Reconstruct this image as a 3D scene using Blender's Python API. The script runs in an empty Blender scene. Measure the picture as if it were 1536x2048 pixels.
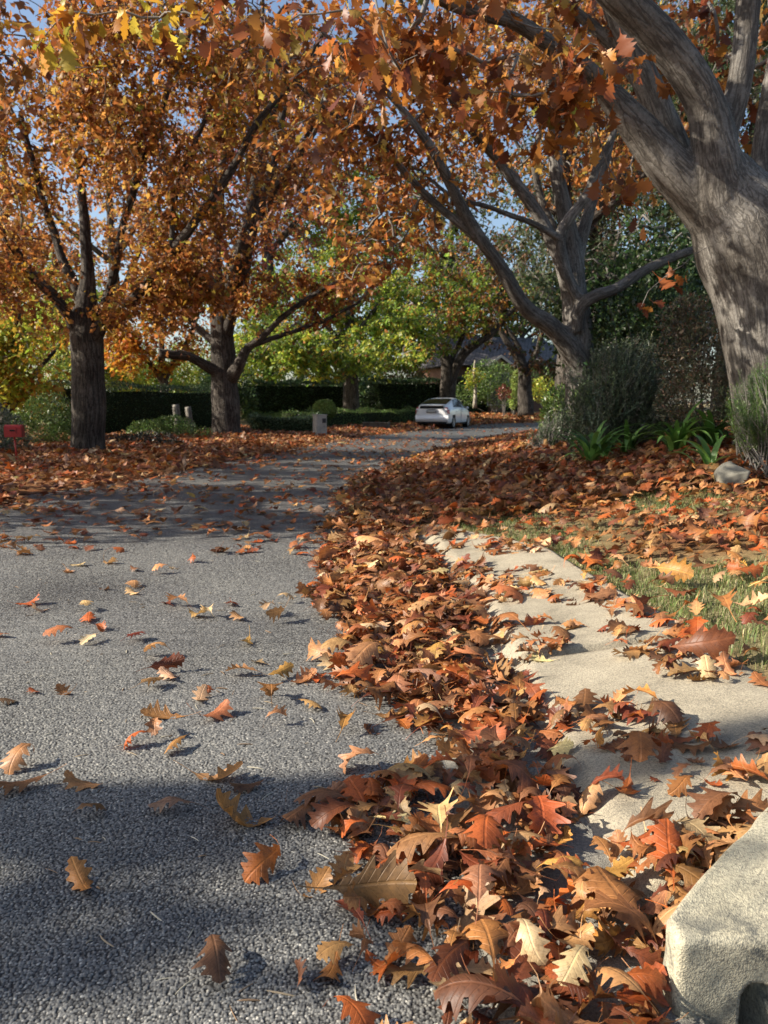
import bpy, math, random
import numpy as np
from mathutils import noise as mnoise, Vector

R = math.radians
rng = np.random.default_rng(11)
random.seed(11)
SC = bpy.context.scene
COL = SC.collection

# ------------------------------------------------------------------ camera
F = 1540.0                                   # focal length in pixels of the 1536 x 2048 photograph
PITCH = math.atan(209 / F)
CAMZ = 1.0
cam = bpy.data.cameras.new('camera')
cam.sensor_fit = 'VERTICAL'
cam.sensor_height = 24.0
cam.lens = 24.0 * F / 2048
cam.clip_start = 0.05
cam.clip_end = 2000
cam.dof.use_dof = True                       # a phone lens held close to the leaves
cam.dof.focus_distance = 2.1
cam.dof.aperture_fstop = 5.0
camo = bpy.data.objects.new('camera', cam)
camo.location = (0, 0, CAMZ)
camo.rotation_euler = (R(90) - PITCH, 0, 0)
COL.objects.link(camo)
SC.camera = camo

# ------------------------------------------------------------------ light
SUN_EL, SUN_AZ = R(31), R(6)                 # the sun stands to the left, a touch behind the camera
to_sun = Vector((-math.cos(SUN_EL) * math.cos(SUN_AZ), -math.cos(SUN_EL) * math.sin(SUN_AZ), math.sin(SUN_EL)))
sl = bpy.data.lights.new('sun', 'SUN')
sl.energy = 5.0
sl.angle = R(0.5)
sl.color = (1.0, 0.90, 0.76)
so = bpy.data.objects.new('sun', sl)
so.rotation_euler = to_sun.to_track_quat('Z', 'Y').to_euler()
so.location = (-30, -5, 30)
COL.objects.link(so)
W = bpy.data.worlds.new('World')
SC.world = W
W.use_nodes = True
wn = W.node_tree.nodes
bg = wn['Background']
sky = wn.new('ShaderNodeTexSky')
sky.sky_type = 'NISHITA'
sky.sun_disc = False
sky.sun_elevation = SUN_EL
sky.sun_rotation = math.atan2(to_sun.x, to_sun.y)
sky.air_density = 1.0
sky.dust_density = 1.5
W.node_tree.links.new(sky.outputs[0], bg.inputs[0])
bg.inputs[1].default_value = 0.10
SC.view_settings.view_transform = 'Standard'
SC.view_settings.look = 'None'
SC.view_settings.exposure = 0.95
SC.view_settings.gamma = 1.0
SC.view_settings.use_curve_mapping = False
SC.cycles.max_bounces = 6
SC.cycles.diffuse_bounces = 3
SC.cycles.glossy_bounces = 2
SC.cycles.transmission_bounces = 4
SC.cycles.transparent_max_bounces = 4

# ------------------------------------------------------------------ picture <-> place
_c, _s = math.cos(PITCH), math.sin(PITCH)


def at(px, py, d):
    """the point seen at pixel (px, py) of the photograph at d metres ahead"""
    a, b = (px - 768) / F, (1024 - py) / F
    v = np.array([a, _c + b * _s, -_s + b * _c])
    return v / v[1] * d + np.array([0, 0, CAMZ])


# ------------------------------------------------------------------ ground
XR = np.array([[-30, .5], [0, .48], [4, .44], [6, .25], [8, .1], [10, .1], [14, .5], [18, 1.5], [22, 2.9], [30, 5.6], [36, 8.6],
               [42, 14], [48, 25], [60, 62], [400, 1400]], float)
XL = np.array([[-30, -5], [0, -4.6], [8.3, -4.2], [10.7, -3.3], [17.3, -2.4], [24.8, -1.2], [33, 1.0], [38, 2.5],
               [43, 4.6], [47, 8.0], [52, 16.5], [58, 38], [66, 62], [400, 1380]], float)


def xr(y): return np.interp(y, XR[:, 0], XR[:, 1])
def xl(y): return np.interp(y, XL[:, 0], XL[:, 1])
def sm(t): t = np.clip(t, 0, 1); return t * t * (3 - 2 * t)


_w = np.random.default_rng(5)
_WK = _w.normal(0, 1, (14, 3)); _WP = _w.uniform(0, 6.28, 14)


def wob(x, y, z=0, f=1.0):
    """smooth noise about -1..1"""
    s = 0
    for k in range(14):
        s = s + np.sin(f * (x * _WK[k, 0] + y * _WK[k, 1] + z * _WK[k, 2]) + _WP[k])
    return s / 3.2


def z0(y): return .02 * np.clip(y - 42, 0, 60) + .00 * y


def surf(x, y):
    """the height of what one would step on"""
    x = np.asarray(x, float); y = np.asarray(y, float)
    dr = x - xr(y); dl = xl(y) - x
    s = np.clip((y - 8) / 12, 0, 1)
    w = np.clip(np.clip(1 - (y - 40) / 30, 0, 1), 0.15, 1)
    bank = .045 * sm(dr / .10) + .075 * sm((dr - .05) / .65) + 1.5 * (1 - np.exp(-np.clip(dr - .65, 0, None) * .115)) * (1 - .35 * s) * w
    verge = .05 * sm(dl / .35) + .02 * np.clip(dl - .3, 0, 12)
    z = z0(y) + np.where(dr > 0, bank, 0) + np.where(dl > 0, verge, 0)
    z = z + .018 * wob(x, y, 0, 2.2) * np.clip(np.maximum(dr - .9, dl - .3), 0, 1)
    return z


SLAB = np.array([[1.6, 1.22], [2.83, 1.22], [2.87, 1.19], [3.8, 1.08], [4.7, 1.0], [6.2, .38]], float)


def slab_r(y): return np.interp(y, SLAB[:, 0], SLAB[:, 1])


# ------------------------------------------------------------------ mesh helpers
def mesh_np(name, verts, faces, mat=None, attrs=None, smooth=True, mats=None, mi=None):
    """one mesh from arrays; faces: (n,4) or (n,3) array or a list of such"""
    me = bpy.data.meshes.new(name)
    verts = np.ascontiguousarray(verts, np.float32)
    fl = faces if isinstance(faces, list) else [faces]
    fl = [np.asarray(f, np.int32) for f in fl if len(f)]
    me.vertices.add(len(verts)); me.vertices.foreach_set('co', verts.ravel())
    loops = np.concatenate([f.ravel() for f in fl])
    tot = np.concatenate([np.full(len(f), f.shape[1], np.int32) for f in fl])
    st = np.concatenate([[0], np.cumsum(tot)[:-1]]).astype(np.int32)
    me.loops.add(len(loops)); me.loops.foreach_set('vertex_index', loops)
    me.polygons.add(len(tot)); me.polygons.foreach_set('loop_start', st)
    if smooth: me.polygons.foreach_set('use_smooth', np.ones(len(tot), bool))
    if mi is not None: me.polygons.foreach_set('material_index', np.asarray(mi, np.int32))
    me.update(calc_edges=True)
    for k, v in (attrs or {}).items():
        v = np.asarray(v, np.float32)
        if v.ndim == 1:
            a = me.attributes.new(k, 'FLOAT', 'POINT'); a.data.foreach_set('value', v)
        elif v.shape[1] == 3:
            a = me.attributes.new(k, 'FLOAT_VECTOR', 'POINT'); a.data.foreach_set('vector', v.ravel())
        else:
            a = me.attributes.new(k, 'FLOAT_COLOR', 'POINT'); a.data.foreach_set('color', v.ravel())
    for m in (mats or ([mat] if mat else [])): me.materials.append(m)
    return me


def link(name, me, parent=None):
    o = bpy.data.objects.new(name, me)
    COL.objects.link(o)
    if parent is not None: o.parent = parent
    return o


def tag(o, label=None, cat=None, group=None, kind=None):
    if label: o['label'] = label
    if cat: o['category'] = cat
    if group: o['group'] = group
    if kind: o['kind'] = kind
    return o


def thing(name, label, cat, loc=(0, 0, 0), rz=0, group=None):
    o = bpy.data.objects.new(name, None); COL.objects.link(o)
    o.location = loc; o.rotation_euler = (0, 0, rz); o.empty_display_size = .2
    return tag(o, label, cat, group)


class MB:
    """collects polygons into one mesh"""
    def __init__(s): s.v = []; s.f = []
    def box(s, lo, hi, taper=1.0):
        b = len(s.v); (x0, y0, z0_), (x1, y1, z1) = lo, hi
        cx, cy = (x0 + x1) / 2, (y0 + y1) / 2
        for z, t in ((z0_, 1), (z1, taper)):
            for x, y in ((x0, y0), (x1, y0), (x1, y1), (x0, y1)): s.v.append((cx + (x - cx) * t, cy + (y - cy) * t, z))
        s.f += [tuple(b + i for i in q) for q in ((3, 2, 1, 0), (4, 5, 6, 7), (0, 1, 5, 4), (1, 2, 6, 5), (2, 3, 7, 6), (3, 0, 4, 7))]
        return s
    def prism(s, poly, a, b_, axis=1):
        """poly of 2-d points swept from a to b_ along axis"""
        n = len(poly); b = len(s.v)
        for t in (a, b_):
            for p in poly:
                q = list(p); q.insert(axis, t); s.v.append(tuple(q))
        s.f.append(tuple(range(b, b + n))); s.f.append(tuple(range(b + 2 * n - 1, b + n - 1, -1)))
        for i in range(n): s.f.append((b + i, b + n + i, b + n + (i + 1) % n, b + (i + 1) % n))
        return s
    def rev(s, prof, c, axis=1, n=28):
        """a lathe: prof of (radius, offset along axis)"""
        b = len(s.v); m = len(prof)
        for i in range(n):
            a = 2 * math.pi * i / n
            for r, t in prof:
                p = [r * math.cos(a), r * math.sin(a)]; p.insert(axis, t)
                s.v.append(tuple(p[k] + c[k] for k in range(3)))
        for i in range(n):
            j = (i + 1) % n
            for k in range(m - 1): s.f.append((b + i * m + k, b + i * m + k + 1, b + j * m + k + 1, b + j * m + k))
        return s
    def build(s, name, mat, parent=None, smooth=False, bevel=0):
        me = bpy.data.meshes.new(name); me.from_pydata(s.v, [], s.f); me.validate()
        import bmesh
        bm = bmesh.new(); bm.from_mesh(me); bmesh.ops.recalc_face_normals(bm, faces=bm.faces)
        if bevel:
            bmesh.ops.bevel(bm, geom=[e for e in bm.edges if e.is_manifold and e.calc_face_angle(0) > .5], offset=bevel, segments=2, affect='EDGES')
        bm.to_mesh(me); bm.free()
        if smooth:
            for p in me.polygons: p.use_smooth = True
        me.materials.append(mat)
        return link(name, me, parent)


def grid_faces(n, m, base=0):
    i = np.arange(n - 1)[:, None] * m + np.arange(m - 1)[None, :]
    i = i.ravel() + base
    return np.stack([i, i + 1, i + m + 1, i + m], 1)


# ------------------------------------------------------------------ materials
def new_mat(name):
    m = bpy.data.materials.new(name); m.use_nodes = True
    n = m.node_tree.nodes; l = m.node_tree.links
    return m, n, l, n['Principled BSDF'], n['Material Output']


def nd(n, t, **kw):
    o = n.new(t)
    for k, v in kw.items():
        if k in o.inputs: o.inputs[k].default_value = v
        else: setattr(o, k, v)
    return o


def ramp(n, l, src, stops):
    r = n.new('ShaderNodeValToRGB')
    e = r.color_ramp.elements
    while len(e) < len(stops): e.new(.5)
    for k, (p, c) in enumerate(stops):
        e[k].position = p; e[k].color = (*c, 1) if len(c) == 3 else c
    l.new(src, r.inputs[0])
    return r


def plain(name, col, rough=.6, metal=0, var=.12, scale=30, spec=.4, coat=0, bump=0):
    m, n, l, b, _ = new_mat(name)
    tc = n.new('ShaderNodeTexCoord')
    t = nd(n, 'ShaderNodeTexNoise', Scale=scale, Detail=5.0); l.new(tc.outputs['Object'], t.inputs['Vector'])
    c = np.array(col)
    r = ramp(n, l, t.outputs[0], [(.3, tuple(c * (1 - var))), (.7, tuple(np.minimum(c * (1 + var), 1)))])
    l.new(r.outputs[0], b.inputs['Base Color'])
    b.inputs['Roughness'].default_value = rough; b.inputs['Metallic'].default_value = metal
    b.inputs['Specular IOR Level'].default_value = spec
    b.inputs['Coat Weight'].default_value = coat
    if bump:
        bp = nd(n, 'ShaderNodeBump', Strength=bump, Distance=.01); l.new(t.outputs[0], bp.inputs['Height']); l.new(bp.outputs[0], b.inputs['Normal'])
    return m


def leaf_material(name, trans=.35, rough=.5, spec=.35, veins=False):
    m, n, l, b, out = new_mat(name)
    at_ = nd(n, 'ShaderNodeAttribute', attribute_name='col')
    col = at_.outputs['Color']
    if veins:
        uv = nd(n, 'ShaderNodeAttribute', attribute_name='luv')
        sep = n.new('ShaderNodeSeparateXYZ'); l.new(uv.outputs['Vector'], sep.inputs[0])
        ab = nd(n, 'ShaderNodeMath', operation='ABSOLUTE'); l.new(sep.outputs['Y'], ab.inputs[0])
        # midrib
        mid = nd(n, 'ShaderNodeMapRange'); mid.inputs[1].default_value = .010; mid.inputs[2].default_value = .028
        mid.inputs[3].default_value = 1; mid.inputs[4].default_value = 0; l.new(ab.outputs[0], mid.inputs[0])
        # side veins: lines of u - 0.9|v|
        mul = nd(n, 'ShaderNodeMath', operation='MULTIPLY_ADD'); mul.inputs[1].default_value = -.62; l.new(ab.outputs[0], mul.inputs[0]); l.new(sep.outputs['X'], mul.inputs[2])
        sc = nd(n, 'ShaderNodeMath', operation='MULTIPLY'); sc.inputs[1].default_value = 9.5; l.new(mul.outputs[0], sc.inputs[0])
        fr = nd(n, 'ShaderNodeMath', operation='PINGPONG'); fr.inputs[1].default_value = .5; l.new(sc.outputs[0], fr.inputs[0])
        sv = nd(n, 'ShaderNodeMapRange'); sv.inputs[1].default_value = .02; sv.inputs[2].default_value = .085; sv.inputs[3].default_value = .7; sv.inputs[4].default_value = 0
        l.new(fr.outputs[0], sv.inputs[0])
        mx = nd(n, 'ShaderNodeMath', operation='MAXIMUM'); l.new(mid.outputs[0], mx.inputs[0]); l.new(sv.outputs[0], mx.inputs[1])
        # blotches
        tc = n.new('ShaderNodeTexCoord')
        no = nd(n, 'ShaderNodeTexNoise', Scale=28.0, Detail=6.0, Roughness=.65); l.new(tc.outputs['Object'], no.inputs['Vector'])
        rp = ramp(n, l, no.outputs[0], [(.32, (.55, .5, .46)), (.5, (1, 1, 1)), (.72, (1.25, 1.2, 1.1))])
        m1 = nd(n, 'ShaderNodeMix', data_type='RGBA', blend_type='MULTIPLY'); m1.inputs[0].default_value = .95
        n3 = nd(n, 'ShaderNodeTexNoise', Scale=160.0, Detail=5.0, Roughness=.75); l.new(tc.outputs['Object'], n3.inputs['Vector'])
        r3 = ramp(n, l, n3.outputs[0], [(.34, (.45, .42, .40)), (.46, (1, 1, 1)), (.7, (1.12, 1.1, 1.05))])
        m0 = nd(n, 'ShaderNodeMix', data_type='RGBA', blend_type='MULTIPLY'); m0.inputs[0].default_value = .8
        l.new(col, m0.inputs[6]); l.new(r3.outputs[0], m0.inputs[7])
        l.new(m0.outputs[2], m1.inputs[6]); l.new(rp.outputs[0], m1.inputs[7])
        m2 = nd(n, 'ShaderNodeMix', data_type='RGBA', blend_type='MULTIPLY'); m2.inputs[7].default_value = (1.55, 1.6, 1.6, 1)
        fa = nd(n, 'ShaderNodeMath', operation='MULTIPLY'); fa.inputs[1].default_value = .6; l.new(mx.outputs[0], fa.inputs[0])
        l.new(fa.outputs[0], m2.inputs[0]); l.new(m1.outputs[2], m2.inputs[6]); col = m2.outputs[2]
        bp = nd(n, 'ShaderNodeBump', Strength=.6, Distance=.0018)
        ad = nd(n, 'ShaderNodeMath', operation='MULTIPLY_ADD'); ad.inputs[1].default_value = .9
        l.new(no.outputs[0], ad.inputs[0]); l.new(mx.outputs[0], ad.inputs[2]); l.new(ad.outputs[0], bp.inputs['Height'])
        l.new(bp.outputs[0], b.inputs['Normal'])
    l.new(col, b.inputs['Base Color'])
    b.inputs['Roughness'].default_value = rough
    b.inputs['Specular IOR Level'].default_value = spec
    tr = n.new('ShaderNodeBsdfTranslucent'); l.new(col, tr.inputs[0])
    mx_ = nd(n, 'ShaderNodeMixShader'); mx_.inputs[0].default_value = trans
    l.new(b.outputs[0], mx_.inputs[1]); l.new(tr.outputs[0], mx_.inputs[2]); l.new(mx_.outputs[0], out.inputs[0])
    return m


def bark_material(name, dark, mid, pale, scale=22, bump=.9, dist=.02):
    m, n, l, b, _ = new_mat(name)
    a = nd(n, 'ShaderNodeAttribute', attribute_name='bark')
    t1 = nd(n, 'ShaderNodeTexNoise', Scale=scale, Detail=3.0, Roughness=.55, Distortion=.5); l.new(a.outputs['Vector'], t1.inputs['Vector'])
    tcb = n.new('ShaderNodeTexCoord'); t3 = nd(n, 'ShaderNodeTexNoise', Scale=scale * 1.9, Detail=7.0, Roughness=.72); l.new(tcb.outputs['Object'], t3.inputs['Vector'])
    sb = nd(n, 'ShaderNodeMath', operation='SUBTRACT'); sb.inputs[1].default_value = .5; l.new(t1.outputs[0], sb.inputs[0])
    av = nd(n, 'ShaderNodeMath', operation='ABSOLUTE'); l.new(sb.outputs[0], av.inputs[0])
    fis = ramp(n, l, av.outputs[0], [(.0, (0, 0, 0)), (.03, (.25, .25, .25)), (.07, (.9, .9, .9)), (.13, (1, 1, 1))])
    add = nd(n, 'ShaderNodeMath', operation='MULTIPLY_ADD'); add.inputs[1].default_value = .6; add.inputs[2].default_value = .4
    l.new(fis.outputs[0], add.inputs[0])
    mixh = nd(n, 'ShaderNodeMath', operation='MULTIPLY'); l.new(t3.outputs[0], mixh.inputs[0]); l.new(add.outputs[0], mixh.inputs[1])
    t2 = nd(n, 'ShaderNodeTexNoise', Scale=2.6, Detail=4.0); tc = n.new('ShaderNodeTexCoord'); l.new(tc.outputs['Object'], t2.inputs['Vector'])
    c = ramp(n, l, mixh.outputs[0], [(.14, dark), (.38, mid), (.62, pale)])
    lich = ramp(n, l, t2.outputs[0], [(.45, (.8, .78, .74)), (.68, (1.35, 1.36, 1.33))])
    mm = nd(n, 'ShaderNodeMix', data_type='RGBA', blend_type='MULTIPLY'); mm.inputs[0].default_value = 1
    l.new(c.outputs[0], mm.inputs[6]); l.new(lich.outputs[0], mm.inputs[7]); l.new(mm.outputs[2], b.inputs['Base Color'])
    bp = nd(n, 'ShaderNodeBump', Strength=bump, Distance=dist); l.new(mixh.outputs[0], bp.inputs['Height']); l.new(bp.outputs[0], b.inputs['Normal'])
    b.inputs['Roughness'].default_value = .85; b.inputs['Specular IOR Level'].default_value = .2
    return m


def asphalt_material():
    m, n, l, b, _ = new_mat('asphalt')
    tc = n.new('ShaderNodeTexCoord')
    v = nd(n, 'ShaderNodeTexVoronoi', Scale=105.0, Randomness=1.0); l.new(tc.outputs['Object'], v.inputs['Vector'])
    v2 = nd(n, 'ShaderNodeTexVoronoi', Scale=105.0, feature='DISTANCE_TO_EDGE'); l.new(tc.outputs['Object'], v2.inputs['Vector'])
    no = nd(n, 'ShaderNodeTexNoise', Scale=260.0, Detail=3.0); l.new(tc.outputs['Object'], no.inputs['Vector'])
    big = nd(n, 'ShaderNodeTexNoise', Scale=1.1, Detail=5.0); l.new(tc.outputs['Object'], big.inputs['Vector'])
    sep = n.new('ShaderNodeSeparateColor'); l.new(v.outputs['Color'], sep.inputs[0])
    stone = ramp(n, l, sep.outputs[0], [(0, (.12, .122, .122)), (.45, (.19, .192, .186)), (.8, (.28, .28, .26)), (1, (.46, .45, .41))])
    gap = ramp(n, l, v2.outputs['Distance'], [(.03, (.22, .22, .23)), (.16, (1, 1, 1))])
    mm = nd(n, 'ShaderNodeMix', data_type='RGBA', blend_type='MULTIPLY'); mm.inputs[0].default_value = 1
    l.new(stone.outputs[0], mm.inputs[6]); l.new(gap.outputs[0], mm.inputs[7])
    br = ramp(n, l, big.outputs[0], [(.3, (.78, .78, .8)), (.7, (1.18, 1.17, 1.12))])
    m2 = nd(n, 'ShaderNodeMix', data_type='RGBA', blend_type='MULTIPLY'); m2.inputs[0].default_value = 1
    l.new(mm.outputs[2], m2.inputs[6]); l.new(br.outputs[0], m2.inputs[7]); l.new(m2.outputs[2], b.inputs['Base Color'])
    # rounded chips of differing height
    h1 = nd(n, 'ShaderNodeMath', operation='MULTIPLY'); l.new(gap.outputs[0], h1.inputs[0])
    h0 = nd(n, 'ShaderNodeMath', operation='MULTIPLY_ADD'); h0.inputs[1].default_value = .6; h0.inputs[2].default_value = .5; l.new(sep.outputs[1], h0.inputs[0])
    l.new(h0.outputs[0], h1.inputs[1])
    h2 = nd(n, 'ShaderNodeMath', operation='MULTIPLY_ADD'); h2.inputs[1].default_value = .35; l.new(no.outputs[0], h2.inputs[0]); l.new(h1.outputs[0], h2.inputs[2])
    bp = nd(n, 'ShaderNodeBump', Strength=.95, Distance=.007); l.new(h2.outputs[0], bp.inputs['Height']); l.new(bp.outputs[0], b.inputs['Normal'])
    b.inputs['Roughness'].default_value = .62; b.inputs['Specular IOR Level'].default_value = .35
    return m


def concrete_material(name='concrete', tint=(.375, .335, .255), moss=0.0):
    m, n, l, b, _ = new_mat(name)
    tc = n.new('ShaderNodeTexCoord')
    f = nd(n, 'ShaderNodeTexNoise', Scale=150.0, Detail=6.0, Roughness=.85); l.new(tc.outputs['Object'], f.inputs['Vector'])
    g = nd(n, 'ShaderNodeTexNoise', Scale=5.0, Detail=8.0, Roughness=.7); l.new(tc.outputs['Object'], g.inputs['Vector'])
    v = nd(n, 'ShaderNodeTexVoronoi', Scale=330.0); l.new(tc.outputs['Object'], v.inputs['Vector'])
    t = np.array(tint)
    c = ramp(n, l, g.outputs[0], [(.28, tuple(t * .55)), (.5, tuple(t * .92)), (.75, tuple(t * 1.12))])
    sp = ramp(n, l, f.outputs[0], [(.36, (.30, .30, .31)), (.47, (.9, .9, .9)), (.62, (1.4, 1.38, 1.3))])
    mm = nd(n, 'ShaderNodeMix', data_type='RGBA', blend_type='MULTIPLY'); mm.inputs[0].default_value = .9
    l.new(c.outputs[0], mm.inputs[6]); l.new(sp.outputs[0], mm.inputs[7])
    col = mm.outputs[2]
    if moss:
        q = nd(n, 'ShaderNodeTexNoise', Scale=13.0, Detail=9.0, Roughness=.72); l.new(tc.outputs['Object'], q.inputs['Vector'])
        mk = ramp(n, l, q.outputs[0], [(.50, (0, 0, 0)), (.60, (1, 1, 1))])
        geo = n.new('ShaderNodeNewGeometry'); sx = n.new('ShaderNodeSeparateXYZ'); l.new(tc.outputs['Object'], sx.inputs[0])
        hi = nd(n, 'ShaderNodeMapRange'); hi.inputs[1].default_value = 1.24; hi.inputs[2].default_value = 1.14; l.new(sx.outputs['Y'], hi.inputs[0])
        k = nd(n, 'ShaderNodeMath', operation='MULTIPLY'); l.new(mk.outputs[0], k.inputs[0]); l.new(hi.outputs[0], k.inputs[1])
        m3 = nd(n, 'ShaderNodeMix', data_type='RGBA'); m3.inputs[7].default_value = (.085, .09, .085, 1); l.new(k.outputs[0], m3.inputs[0]); l.new(col, m3.inputs[6]); col = m3.outputs[2]
    l.new(col, b.inputs['Base Color'])
    ad = nd(n, 'ShaderNodeMath', operation='ADD'); l.new(f.outputs[0], ad.inputs[0]); l.new(v.outputs['Distance'], ad.inputs[1])
    bp = nd(n, 'ShaderNodeBump', Strength=.7, Distance=.0022); l.new(ad.outputs[0], bp.inputs['Height']); l.new(bp.outputs[0], b.inputs['Normal'])
    b.inputs['Roughness'].default_value = .9; b.inputs['Specular IOR Level'].default_value = .2
    return m


def soil_material():
    m, n, l, b, _ = new_mat('leafy_soil')
    tc = n.new('ShaderNodeTexCoord')
    a = nd(n, 'ShaderNodeTexNoise', Scale=9.0, Detail=8.0, Roughness=.75); l.new(tc.outputs['Object'], a.inputs['Vector'])
    v = nd(n, 'ShaderNodeTexVoronoi', Scale=9.0); l.new(tc.outputs['Object'], v.inputs['Vector'])
    g = nd(n, 'ShaderNodeAttribute', attribute_name='grassy')
    sp = n.new('ShaderNodeSeparateColor'); l.new(v.outputs['Color'], sp.inputs[0])
    lit = ramp(n, l, sp.outputs[0], [(0, (.05, .022, .012)), (.35, (.13, .05, .022)), (.65, (.24, .10, .04)), (1, (.36, .2, .09))])
    dk = ramp(n, l, a.outputs[0], [(.3, (.45, .45, .45)), (.65, (1.1, 1.1, 1.1))])
    mm = nd(n, 'ShaderNodeMix', data_type='RGBA', blend_type='MULTIPLY'); mm.inputs[0].default_value = 1
    l.new(lit.outputs[0], mm.inputs[6]); l.new(dk.outputs[0], mm.inputs[7])
    gr = ramp(n, l, a.outputs[0], [(.3, (.12, .10, .055)), (.5, (.22, .195, .10)), (.7, (.32, .28, .15))])
    mx = nd(n, 'ShaderNodeMix', data_type='RGBA'); l.new(g.outputs['Fac'], mx.inputs[0]); l.new(mm.outputs[2], mx.inputs[6]); l.new(gr.outputs[0], mx.inputs[7])
    l.new(mx.outputs[2], b.inputs['Base Color'])
    bp = nd(n, 'ShaderNodeBump', Strength=.8, Distance=.03); l.new(a.outputs[0], bp.inputs['Height']); l.new(bp.outputs[0], b.inputs['Normal'])
    b.inputs['Roughness'].default_value = .95; b.inputs['Specular IOR Level'].default_value = .1
    return m


M_ASPH = asphalt_material()
def chip_material():
    m, n, l, b, _ = new_mat('chip_seal')
    c = nd(n, 'ShaderNodeAttribute', attribute_name='chip'); d = nd(n, 'ShaderNodeAttribute', attribute_name='deep')
    st = ramp(n, l, c.outputs['Fac'], [(0, (.095, .097, .096)), (.4, (.16, .162, .155)), (.75, (.24, .24, .222)), (.93, (.36, .352, .32)), (1, (.55, .535, .47))])
    tar = ramp(n, l, d.outputs['Fac'], [(.40, (.14, .14, .145)), (.60, (1, 1, 1))])     # bitumen between the stones
    mp = nd(n, 'ShaderNodeMapRange'); mp.inputs[1].default_value = -1; mp.inputs[2].default_value = 1; l.new(d.outputs['Fac'], mp.inputs[0]); l.new(mp.outputs[0], tar.inputs[0])
    mm = nd(n, 'ShaderNodeMix', data_type='RGBA', blend_type='MULTIPLY'); mm.inputs[0].default_value = 1
    l.new(st.outputs[0], mm.inputs[6]); l.new(tar.outputs[0], mm.inputs[7])
    tc = n.new('ShaderNodeTexCoord'); no = nd(n, 'ShaderNodeTexNoise', Scale=420.0, Detail=4.0); l.new(tc.outputs['Object'], no.inputs['Vector'])
    bg_ = nd(n, 'ShaderNodeTexNoise', Scale=1.3, Detail=5.0); l.new(tc.outputs['Object'], bg_.inputs['Vector'])
    br = ramp(n, l, bg_.outputs[0], [(.3, (.82, .82, .84)), (.7, (1.15, 1.14, 1.1))])
    m2 = nd(n, 'ShaderNodeMix', data_type='RGBA', blend_type='MULTIPLY'); m2.inputs[0].default_value = 1
    l.new(mm.outputs[2], m2.inputs[6]); l.new(br.outputs[0], m2.inputs[7]); l.new(m2.outputs[2], b.inputs['Base Color'])
    bp = nd(n, 'ShaderNodeBump', Strength=.5, Distance=.001); l.new(no.outputs[0], bp.inputs['Height']); l.new(bp.outputs[0], b.inputs['Normal'])
    b.inputs['Roughness'].default_value = .6; b.inputs['Specular IOR Level'].default_value = .35
    return m


M_CHIP = chip_material()
M_CONC = concrete_material()
M_GUT = concrete_material('gutter_concrete', (.24, .23, .20))
M_BLOCK = concrete_material('weathered_concrete', (.43, .40, .30), moss=1)
M_SOIL = soil_material()
M_LEAF = leaf_material('crown_leaf', .5, .45, .4)
M_DRY = leaf_material('dry_leaf', .22, .48, .4, veins=True)
M_GREEN = leaf_material('green_leaf', .25, .4, .45)
M_BLADE = leaf_material('grass_blade', .35, .5, .3)
M_BARK = bark_material('oak_bark', (.055, .05, .046), (.135, .125, .114), (.215, .203, .188), 22, .8, .016)
M_BARK2 = bark_material('far_bark', (.018, .015, .013), (.07, .06, .052), (.14, .125, .11), 15, 1.0, .03)
M_TWIG = plain('twig', (.165, .152, .136), .85, var=.35, scale=3)


# ------------------------------------------------------------------ leaves
def leaf_template(kind):
    """flat leaf of length 1 along +X: (verts (n,2), luv (n,2), quads)"""
    if kind == 'hi':
        ks = [(0, .012), (.08, .03), (.15, .13), (.185, .16), (.24, .105), (.31, .14), (.40, .355), (.43, .375), (.485, .19), (.55, .19), (.635, .43), (.665, .435),
              (.715, .215), (.755, .20), (.81, .31), (.835, .30), (.875, .14), (.905, .125), (.945, .135), (1, .006)]
        fr = [-1, -.5, 0, .5, 1]; shear = .42
    elif kind == 'mid':
        ks = [(0, .015), (.12, .06), (.20, .20), (.30, .13), (.43, .39), (.52, .20), (.65, .44), (.74, .21), (.83, .29), (.90, .12), (1, .01)]
        fr = [-1, 0, 1]; shear = .38
    elif kind == 'lo':
        ks = [(0, .03), (.25, .24), (.36, .16), (.6, .42), (.74, .2), (1, .03)]
        fr = [-1, 0, 1]; shear = .3
    elif kind == 'oval':
        ks = [(0, .04), (.35, .24), (.7, .2), (1, .02)]; fr = [-1, 0, 1]; shear = 0
    else:
        ks = [(0, .1), (.5, .36), (1, .08)]; fr = [-1, 1]; shear = 0
    ks = np.array(ks); m = len(fr); n = len(ks)
    P = np.zeros((n, m, 2)); U = np.zeros((n, m, 2))
    for j, t in enumerate(fr):
        wv = ks[:, 1] * abs(t)
        P[:, j, 0] = ks[:, 0] * (1 - .0) + shear * wv * np.clip(1.15 - ks[:, 0], 0, 1); P[:, j, 1] = wv * np.sign(t)
        U[:, j, 0] = P[:, j, 0]; U[:, j, 1] = P[:, j, 1]
    P = P.reshape(-1, 2); U = U.reshape(-1, 2); q = grid_faces(n, m)
    if kind in ('hi', 'mid'):                       # the stalk
        b = len(P); s = np.array([[-.34, -.008], [-.34, .008], [-.16, -.008], [-.16, .008], [.02, -.009], [.02, .009]])
        if kind == 'mid': s[:, 1] *= 1.3
        P = np.vstack([P, s]); U = np.vstack([U, s * np.array([1, .2])]); q = np.vstack([q, grid_faces(3, 2, b)])
    return P, U, q


TPL = {k: leaf_template(k) for k in ('hi', 'mid', 'lo', 'oval', 'quad')}


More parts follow.
